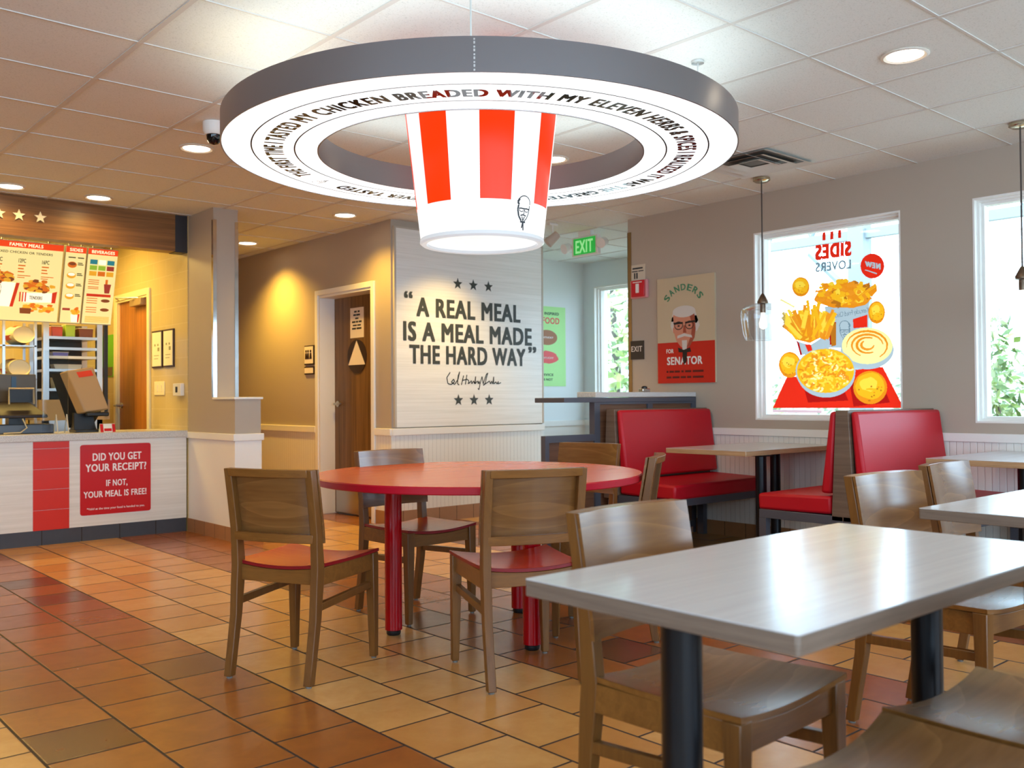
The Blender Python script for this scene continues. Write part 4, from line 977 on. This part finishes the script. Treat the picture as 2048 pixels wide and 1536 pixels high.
B_gold, B_or, B_br, B_ink, B_red, B_wh, B_teal, B_grn, B_mar = em('board_gold', S(236, 170, 40)), em('board_orange', S(220, 110, 20)), em('board_brown', S(130, 66, 24)), em('board_ink', S(96, 86, 48), .3), em('board_stripe', S(206, 50, 16)), em('board_white', S(255, 246, 216), .7), em('board_teal', S(40, 130, 140)), em('board_lime', S(150, 190, 50)), em('board_maroon', S(160, 56, 40))
BM = [B_gold, B_or, B_br, B_ink, B_red, B_wh, B_teal, B_grn, B_mar]
def fam(b, f, w):
    mb = MB()
    X = lambda px: (px+7)/138; q = 1.73       # photo column inside this board
    text(mb, 'FIXED CHICKEN OR TENDERS', lambda s, t: f(.006)(X(12)+(X(110)-X(12))*s, .155-.03*t), .02, 3)
    for nm, px in (('8PC', 9), ('12PC', 50), ('16PC', 92)):
        text(mb, nm, lambda s, t, px=px: f(.006)(X(px)+.055*q*s, .265-.05*t), .03, 3)
        bars(mb, [(0, .016, ((0, .9),)), (-1.3*.03, .016, ((0, .7),)), (-.075, .014, ((0, .8),)), (-.12, .01, ((0, 1.6),)), (-.145, .01, ((0, .9),))], lambda s, t, px=px: f(.006)(X(px)+.06*q*s, .31-t), 1)
    mb.build('lettering', BM, b)
    mb = MB(); g_ = f(.006); h_ = f(.008)
    ngon(mb, [g_(x, y) for x, y in ((X(-30), .52), (X(48), .52), (X(40), .82), (X(-22), .82))], 5); ngon(mb, [h_(x, y) for x, y in ((X(49), .52), (X(55), .52), (X(46), .82), (X(40), .82))], 4)
    emblem(mb, lambda x, y: h_(X(18)+x*.10*q, .80-y*.26), 3)
    for k in range(40): a = random.random()*2*PI; r = random.random()**.5; ngon(mb, [f(.009+.0001*k)(x, y) for x, y in blob(X(15)+.11*q*r*math.cos(a), .46+.07*r*math.sin(a), .03*q, .025, 9)], random.choice((0, 1, 1, 0, 2)))
    mb.build('bucket_picture', BM, b)
    mb = MB(); ngon(mb, [g_(x, y) for x, y in ((X(60), .64), (X(122), .62), (X(122), .74), (X(64), .76))], 5); ngon(mb, [h_(x, y) for x, y in ((X(115), .62), (X(124), .60), (X(122), .75), (X(115), .75))], 4)
    for px in (56, 61, 66): ngon(mb, [h_(x, y) for x, y in ((X(px), .63), (X(px+2.4), .63), (X(px+2.4), .75), (X(px), .75))], 4)
    text(mb, 'TENDERS', lambda s, t: h_(X(74)+.1*q*s, .715-.045*t), .03, 3)
    for k in range(55): a = random.random()*2*PI; r = random.random()**.5; ngon(mb, [f(.009+.0001*k)(x, y) for x, y in blob(X(90)+.105*q*r*math.cos(a), .55+.07*r*math.sin(a), .026*q, .022, 9)], random.choice((0, 1, 1, 0, 2)))
    for k in range(25): ngon(mb, [f(.009+.0001*k)(x, y) for x, y in blob(X(60+random.random()*58), .78+.08*random.random(), .024*q, .022, 9)], random.choice((0, 0, 1)))
    ngon(mb, [f(.013)(x, y) for x, y in ((X(58), .83), (X(79), .83), (X(78), .90), (X(59), .90))], 2)
    mb.build('tenders_picture', BM, b)
board('wide lit menu board with bucket and tenders pictures', 1.785, 2.365, 'FAMILY MEALS', fam)
def sides(b, f, w):
    mb = MB(); g_ = f(.006)
    bars(mb, [(.0, .015, ((.15, .5), (.6, .9)))], lambda s, t: g_(s, .155-t), 3)
    for k in range(4): bars(mb, [(0, .012, ((.62, .9),)), (.02, .012, ((.62, .85),))], lambda s, t, yy=.24+.135*k: g_(s, yy-t), 3)
    mb.build('small_print', BM, b)
    for k in range(4):
        yy = .24+.135*k; mb = MB(); ngon(mb, [g_(*q) for q in ell(.36, yy, .22, .04, 18)], 1 if k == 0 else 0); ngon(mb, [f(.008)(*q) for q in ell(.36, yy-.012, .17, .02, 16)], 2 if k == 0 else 5); mb.build('dish_picture', BM, b)
    mb = MB()
    ngon(mb, [g_(x, y) for x, y in ((.08, .80), (.45, .80), (.45, .83), (.08, .83))], 8); ngon(mb, [g_(x, y) for x, y in ((.5, .88), (.94, .87), (.9, .98), (.55, .98))], 5); ngon(mb, [f(.008)(x, y) for x, y in ((.84, .87), (.94, .87), (.9, .98), (.84, .98))], 4)
    for k in range(14): ngon(mb, [f(.008+.0002*k)(x, y) for x, y in blob(.72+random.uniform(-.18, .18), .83+random.uniform(-.03, .04), .08, .02, 8)], random.choice((0, 1)))
    mb.build('carton_picture', BM, b)
board('narrow lit menu board with four oval side dishes', 2.375, 2.54, 'SIDES', sides)
def bev(b, f, w):
    mb = MB(); g_ = f(.006)
    for r, row in enumerate(((6, 5, 6), (7, 7, 8), (0, 1, 0))):
        for c_, m_ in enumerate(row): x0_, y0_ = .1+.28*c_, .15+.075*r; ngon(mb, [g_(x, y) for x, y in ((x0_, y0_), (x0_+.24, y0_), (x0_+.24, y0_+.06), (x0_, y0_+.06))], m_)
    for yy in (.42, .445, .47, .51, .53, .66, .69, .72, .78, .81, .84): bars(mb, [(0, .01, ((.1, .45),))], lambda s, t, yy=yy: g_(s, yy-t), 1)
    ngon(mb, [g_(x, y) for x, y in ((.62, .46), (.86, .46), (.82, .58), (.66, .58))], 8); ngon(mb, [g_(x, y) for x, y in ((.66, .40), (.74, .40), (.74, .46), (.66, .46))], 1)
    ngon(mb, [g_(x, y) for x, y in ((.08, .595), (.88, .595), (.88, .63), (.08, .63))], 4)
    for yy in (.68, .80): ngon(mb, [g_(*q) for q in ell(.72, yy, .15, .022, 16)], 2)
    for k in range(6): bars(mb, [(0, .007, ((.1, .9),))], lambda s, t, k=k: g_(s, .90+.014*k-t), 0)
    mb.build('pictures', BM, b)
board('lit drinks menu board nearest the staff door', 2.55, 2.80, 'BEVERAGES', bev)

ZC = .868
ps = thing('cash_register', 'tan cash register screen seen from behind on the counter', 'cash register', (2.50, 8.20, ZC))
M_tan = mat('tan_plastic', S(176, 142, 100), .5)
MB().box(-.10, -.08, 0, .12, .14, .02).add([(-.09, .0, .0), (.09, .0, 0), (.09, .12, 0), (-.09, .12, 0), (-.09, .02, .16), (.06, .02, .16), (.06, .10, .16), (-.09, .10, .16)], [(3, 2, 1, 0), (4, 5, 6, 7), (0, 1, 5, 4), (1, 2, 6, 5), (2, 3, 7, 6), (3, 0, 4, 7)]).build('stand', M_black, ps, .004)
scr = [(-.14, .03, .51), (.07, .03, .545), (.165, -.075, .19), (-.03, -.075, .165)]; bk_ = [(a-.035, b+.10, c-.02) for a, b, c in scr]
MB().loft([scr, bk_]).build('screen_back', M_tan, ps, .012)
MB().loft([[(a-.035, b+.101, c-.02) for a, b, c in scr], [(a-.075, b+.17, c-.03-(.10 if c < .3 else 0)) for a, b, c in scr]]).build('screen', M_black, ps)
mb = MB(); q = quadmap((-.03, -.078, .165), (.165, -.078, .19), (.07, .027, .545), (-.14, .027, .51)); ngon(mb, [q(.32, .80), q(.88, .80), q(.86, .93), q(.30, .93)]); mb.build('sticker', mat('sticker_red', S(220, 60, 30), .5), ps)
MB().box(-.02, -.09, .13, .16, -.04, .165).build('hinge_bar', M_black, ps, .01)
tb = thing('table_tent', 'small red and white card standing on the counter beside the register', 'card', (2.625, 8.06, ZC))
MB().prism([(-.025, 0), (.025, 0), (.004, .068), (-.004, .068)], -.06, .06, 'x').build('card', M_white, tb)
mb = MB()
for a, b in ((-.06, -.035), (.035, .06)): mb.add([(a, -.0265, .0), (b, -.0265, 0), (b, -.006, .066), (a, -.006, .066)], [(0, 1, 2, 3)])
mb.add([(-.03, -.0245, .008), (.03, -.0245, .008), (.03, -.0175, .03), (-.03, -.0175, .03)], [(0, 1, 2, 3)]); mb.build('print', M_red, tb)
pt = thing('order_terminal', 'dark slanted order terminal with a pale handle at the left of the counter', 'terminal', (1.98, 8.22, ZC))
M_char = mat('charcoal', S(40, 31, 33), .5)
MB().box(-.16, -.07, 0, .26, .16, .075).build('base', mat('steel_blue', S(84, 90, 98), .4, .3), pt, .008)
MB().add([(-.2, -.09, .125), (.21, -.09, .125), (.21, .16, .15), (-.2, .16, .15), (-.2, -.09, .15), (.21, -.09, .15), (.12, .16, .26), (-.12, .16, .26)], [(3, 2, 1, 0), (4, 5, 6, 7), (0, 1, 5, 4), (1, 2, 6, 5), (2, 3, 7, 6), (3, 0, 4, 7)]).build('body', M_char, pt, .008)
MB().box(-.06, -.02, .075, .06, .08, .126).build('neck', M_black, pt)
MB().tube([(-.06, -.03, .235), (-.06, -.03, .36), (.12, -.03, .36), (.12, -.03, .235)], .007, 8).build('handle', mat('pale_wire', S(206, 190, 150), .4, .4), pt)
MB().box(-.055, .0, .25, .115, .03, .35).build('screen', M_black, pt)
cbl = MB().tube([(.02, -.095, .12), (.05, -.11, .05), (.0, -.12, .012), (-.12, -.12, .008)], .006, 8).build('cable', MATS['pale_wire'], pt)
mn = thing('order_monitor', 'wide dark monitor behind the slanted terminal', 'monitor', (1.99, 8.42, ZC))
MB().box(-.2, 0, .21, .185, .05, .48).build('screen', mat('brown_screen', S(84, 72, 52), .35), mn, .006); MB().box(-.03, .01, 0, .03, .05, .21).build('stand', M_black, mn); MB().box(-.1, -.03, 0, .1, .1, .012).build('base', M_black, mn)
MB().box(.0, -.008, .37, .035, 0, .46).build('clip', mat('blue_clip', S(50, 80, 110), .4), mn)
ac = thing('acrylic_shield', 'clear acrylic shield with bracket feet standing on the counter', 'shield', (2.20, 8.02, ZC))
MB().box(-.08, 0, .01, .11, .006, .66).build('sheet', glass_mat('acrylic', (.9, .93, .95, 1)), ac)
for xx in (.02, .10): MB().tube([(xx, -.05, .004), (xx, .003, .15), (xx, .06, .004)], .004, 6).build('bracket_foot', mat('clear_plastic', S(215, 205, 180), .2), ac)
# holding cabinet and shelving behind
hc = thing('holding_cabinet', 'steel food holding cabinet with glass shelves behind the counter', 'cabinet', (2.45, 9.25, 0))
mb = MB().box(0, 0, 0, .05, .05, 1.86).box(.47, 0, 0, .52, .05, 1.86).box(0, .45, 0, .05, .5, 1.86).box(.47, .45, 0, .52, .5, 1.86).box(0, 0, 0, .52, .5, .95)
mb.build('body', M_steel, hc)
MB().box(-.03, -.02, .95, .58, .5, 1.14).build('work_top', mat('tan_panel', S(188, 164, 122), .4), hc)
for zz, m_ in ((1.70, M_steel), (1.60, M_steel), (1.52, mat('pale_shelf', S(210, 214, 220), .3)), (1.40, M_steel), (1.22, M_steel)):  # one shelf has a plain pale grey colour, the others are steel
    MB().box(.05, .02, zz, .47, .48, zz+.025).build('shelf', m_, hc)
MB().box(.05, .46, 1.14, .47, .47, 1.86).build('rear_panel', mat('dark_rear', S(72, 64, 48), .5), hc)
MB().box(.53, -.03, .98, .56, .02, 1.86).build('hose_rail', M_black, hc)
for k, (xx, zz, w_, h_, c, nm) in enumerate(((.08, 1.735, .1, .09, S(170, 70, 60), 'carton'), (.2, 1.735, .09, .11, S(150, 180, 60), 'carton'), (.32, 1.735, .13, .08, S(110, 60, 30), 'carton'), (.09, 1.552, .14, .035, S(110, 110, 190), 'tray'), (.1, 1.25, .2, .1, S(214, 224, 200), 'tub'), (.1, 1.432, .25, .04, S(190, 190, 180), 'tray'))):
    cc = thing('food_'+nm, ['small red carton on the top cabinet shelf', 'small lime green carton on the top cabinet shelf', 'brown carton on the top cabinet shelf', 'shallow violet tray on the second cabinet shelf', 'pale green tub on the lowest cabinet shelf', 'wide pale tray on the middle cabinet shelf'][k], nm, (2.45+xx+w_/2, 9.35, zz-.01))
    MB().prism([(-w_/2*.9, 0), (w_/2*.9, 0), (w_/2, h_), (-w_/2, h_)], -.06, .06, 'y').build('body', mat('food_box_%d' % k, c, .4), cc, .004)
    MB().box(-w_/2, -.062, h_, w_/2, .062, h_+.006).build('lid', mat('food_lid', S(214, 206, 186), .4), cc)
# bucket rack at the left
rk = thing('bucket_rack', 'steel wire rack with big paper buckets behind the counter', 'rack', (1.915, 9.25, 0))
mb = MB()
for xx in (.0, .2, .46): mb.box(xx, 0, 0, xx+.022, .022, 1.86).box(xx, .38, 0, xx+.022, .40, 1.86)
for zz in (1.32, 1.62, .9): mb.box(0, 0, zz, .48, .40, zz+.012)
mb.build('frame', M_steel, rk)
for k, (xx, zz) in enumerate(((.335, 1.727), (.30, 1.427))):
    pbk = thing('paper_bucket', ['paper bucket lying on its side, upper of two on the rack', 'paper bucket lying on its side, lower of two on the rack'][k], 'bucket', (1.95+xx, 9.25, zz), 0, 'paper buckets on the rack')
    mb = MB().lathe([(.001, .02), (.085, .02), (.09, 0), (.105, .24), (.11, .25)], n=28); mb.v = [(x, -.02+z, y*.83) for x, y, z in mb.v]; mb.build('shell', mat('bucket_paper', S(236, 222, 178), .5), pbk)
    mb = MB()
    for q in range(4): a = q*PI/2+.3; mb.add([((.091+.0*j)*math.cos(a+d_), y_, (.091)*.83*math.sin(a+d_)) if y_ < .05 else (.112*math.cos(a+d_), y_, .112*.83*math.sin(a+d_)) for j, (d_, y_) in enumerate(((-.25, .02), (.25, .02), (.25, .2), (-.25, .2)))], [(0, 1, 2, 3)])
    mb.build('stripe', mat('bucket_red', S(190, 50, 30), .5), pbk)
# green poster on the rear wall
gw = thing('wall_poster', 'bright green poster on the cream kitchen wall behind the cabinet', 'poster')
MB().box(3.252, 9.80, 1.37, 3.262, 10.2, 1.80).build('sheet', mat('vivid_green', S(110, 190, 40), .5), gw)
MB().box(3.249, 9.82, 1.38, 3.252, 10.18, 1.47).build('picture', mat('picture_brown', S(110, 96, 70), .5), gw)

# ------------------------------------------------------------------ outside
struct('ground', MB().box(6.6, -30, -.3, 60, 45, -.15), mat('pale_paving', S(214, 208, 196), .8))
def foliage(mb, cx, cy, cz, rx, ry, rz, count, size, mi=3):
    for _ in range(count):
        while True:
            p = Vector((random.uniform(-1, 1), random.uniform(-1, 1), random.uniform(-1, 1)))
            if .3 < p.length < 1: break
        c = Vector((cx+p.x*rx, cy+p.y*ry, cz+p.z*rz)); a = Vector((random.gauss(0, 1), random.gauss(0, 1), random.gauss(0, 1))).normalized(); b = a.orthogonal().normalized(); s = size*random.uniform(.6, 1.3)
        mb.add([c-a*s, c+b*s*.45, c+a*s, c-b*s*.45], [(0, 1, 2, 3)], mi=random.randrange(mi))
LEAF = [mat('leaf_mid', S(96, 122, 62), .5), mat('leaf_light', S(146, 166, 92), .5), mat('leaf_pale', S(190, 196, 150), .5)]
for m_ in LEAF: m_.node_tree.nodes['Principled BSDF'].inputs['Transmission Weight'].default_value = 0.0
def tree(label, x, y, h, cr_, count, name='tree'):
    t = thing(name, label, 'tree', (x, y, -.15))
    MB().tube([(0, 0, 0), (.05, .03, h*.4), (-.03, .06, h*.7), (0, 0, h*.95)], [.11, .09, .06, .03], 10).build('trunk', mat('bark', S(84, 78, 70), .8), t)
    mb = MB(); foliage(mb, 0, 0, h*.62, cr_, cr_, h*.42, count, .12); mb.build('foliage', LEAF, t)
tree('leafy green tree outside the vestibule window', 11.0, 9.0, 3.6, 1.1, 1300)
tree('leafy green tree farther out beyond the vestibule window', 13.5, 12.3, 4.6, 1.7, 1500)
def bank_m():
    m = mat('dry_bank', S(150, 146, 134), .9); n = NT(m); P, x, y, z = n.pos(); n.color(n.ramp(n.noise(P, 7, 4, .7), [(.42, S(70, 80, 52)), (.52, S(170, 166, 152)), (1, S(190, 186, 174))])); return m
def shrub(label, x, y, r, h, count):
    t = thing('shrub', label, 'shrub', (x, y, -.15), 0, 'shrubs outside the windows')
    MB().tube([(0, 0, 0), (.03, .02, h*.6)], [.04, .02], 8).build('stem', MATS['bark'], t)
    mb = MB(); foliage(mb, 0, 0, h*.55, r, r, h*.5, count, .07); mb.build('foliage', LEAF, t)
for i, (x, y, r, h, cn) in enumerate(((9.4, 3.66, .26, 2.0, 420), (11.5, 4.62, .3, 1.8, 400), (12.3, 4.95, .32, 2.4, 420), (8.9, 6.0, .3, 1.35, 420), (10.9, 7.3, .34, 1.5, 400))):
    shrub(['pale green shrub nearest the second window', 'lower shrub behind the nearest one outside the second window', 'tall shrub farthest out beyond the second window', 'green shrub outside the food poster window', 'second green shrub farther out beyond the food poster window'][i], x, y, r, h, cn)
struct('terrain', MB().prism([(12.8, -.15), (15.5, 1.5), (40, 2.2), (40, -.15)], -25, 40, 'y'), bank_m())
cn_ = thing('canopy_frame', 'pale steel canopy frame outside behind the food poster', 'canopy', (10.5, 4.2, -.15))
M_can = mat('pale_steel', S(120, 128, 130), .5)
MB().box(-.1, 1.35, 0, .1, 1.55, 4.3).build('post', M_can, cn_); MB().box(.0, .1, 0, .3, .42, 5.0).build('post', M_can, cn_)
MB().box(-.05, -.6, 3.14, .05, 3.4, 3.25).box(-.04, -.6, 3.75, .04, 3.4, 3.80).build('beam', M_can, cn_)
mb = MB()
for k in range(6): y_ = -.4+.62*k; mb.tube([(0, y_, 3.25), (0, y_+.31, 3.75), (0, y_+.62, 3.25)], .025, 6)
mb.tube([(0, 1.55, 2.5), (0, 2.1, 3.05)], .05, 6); mb.build('bracing', M_can, cn_)
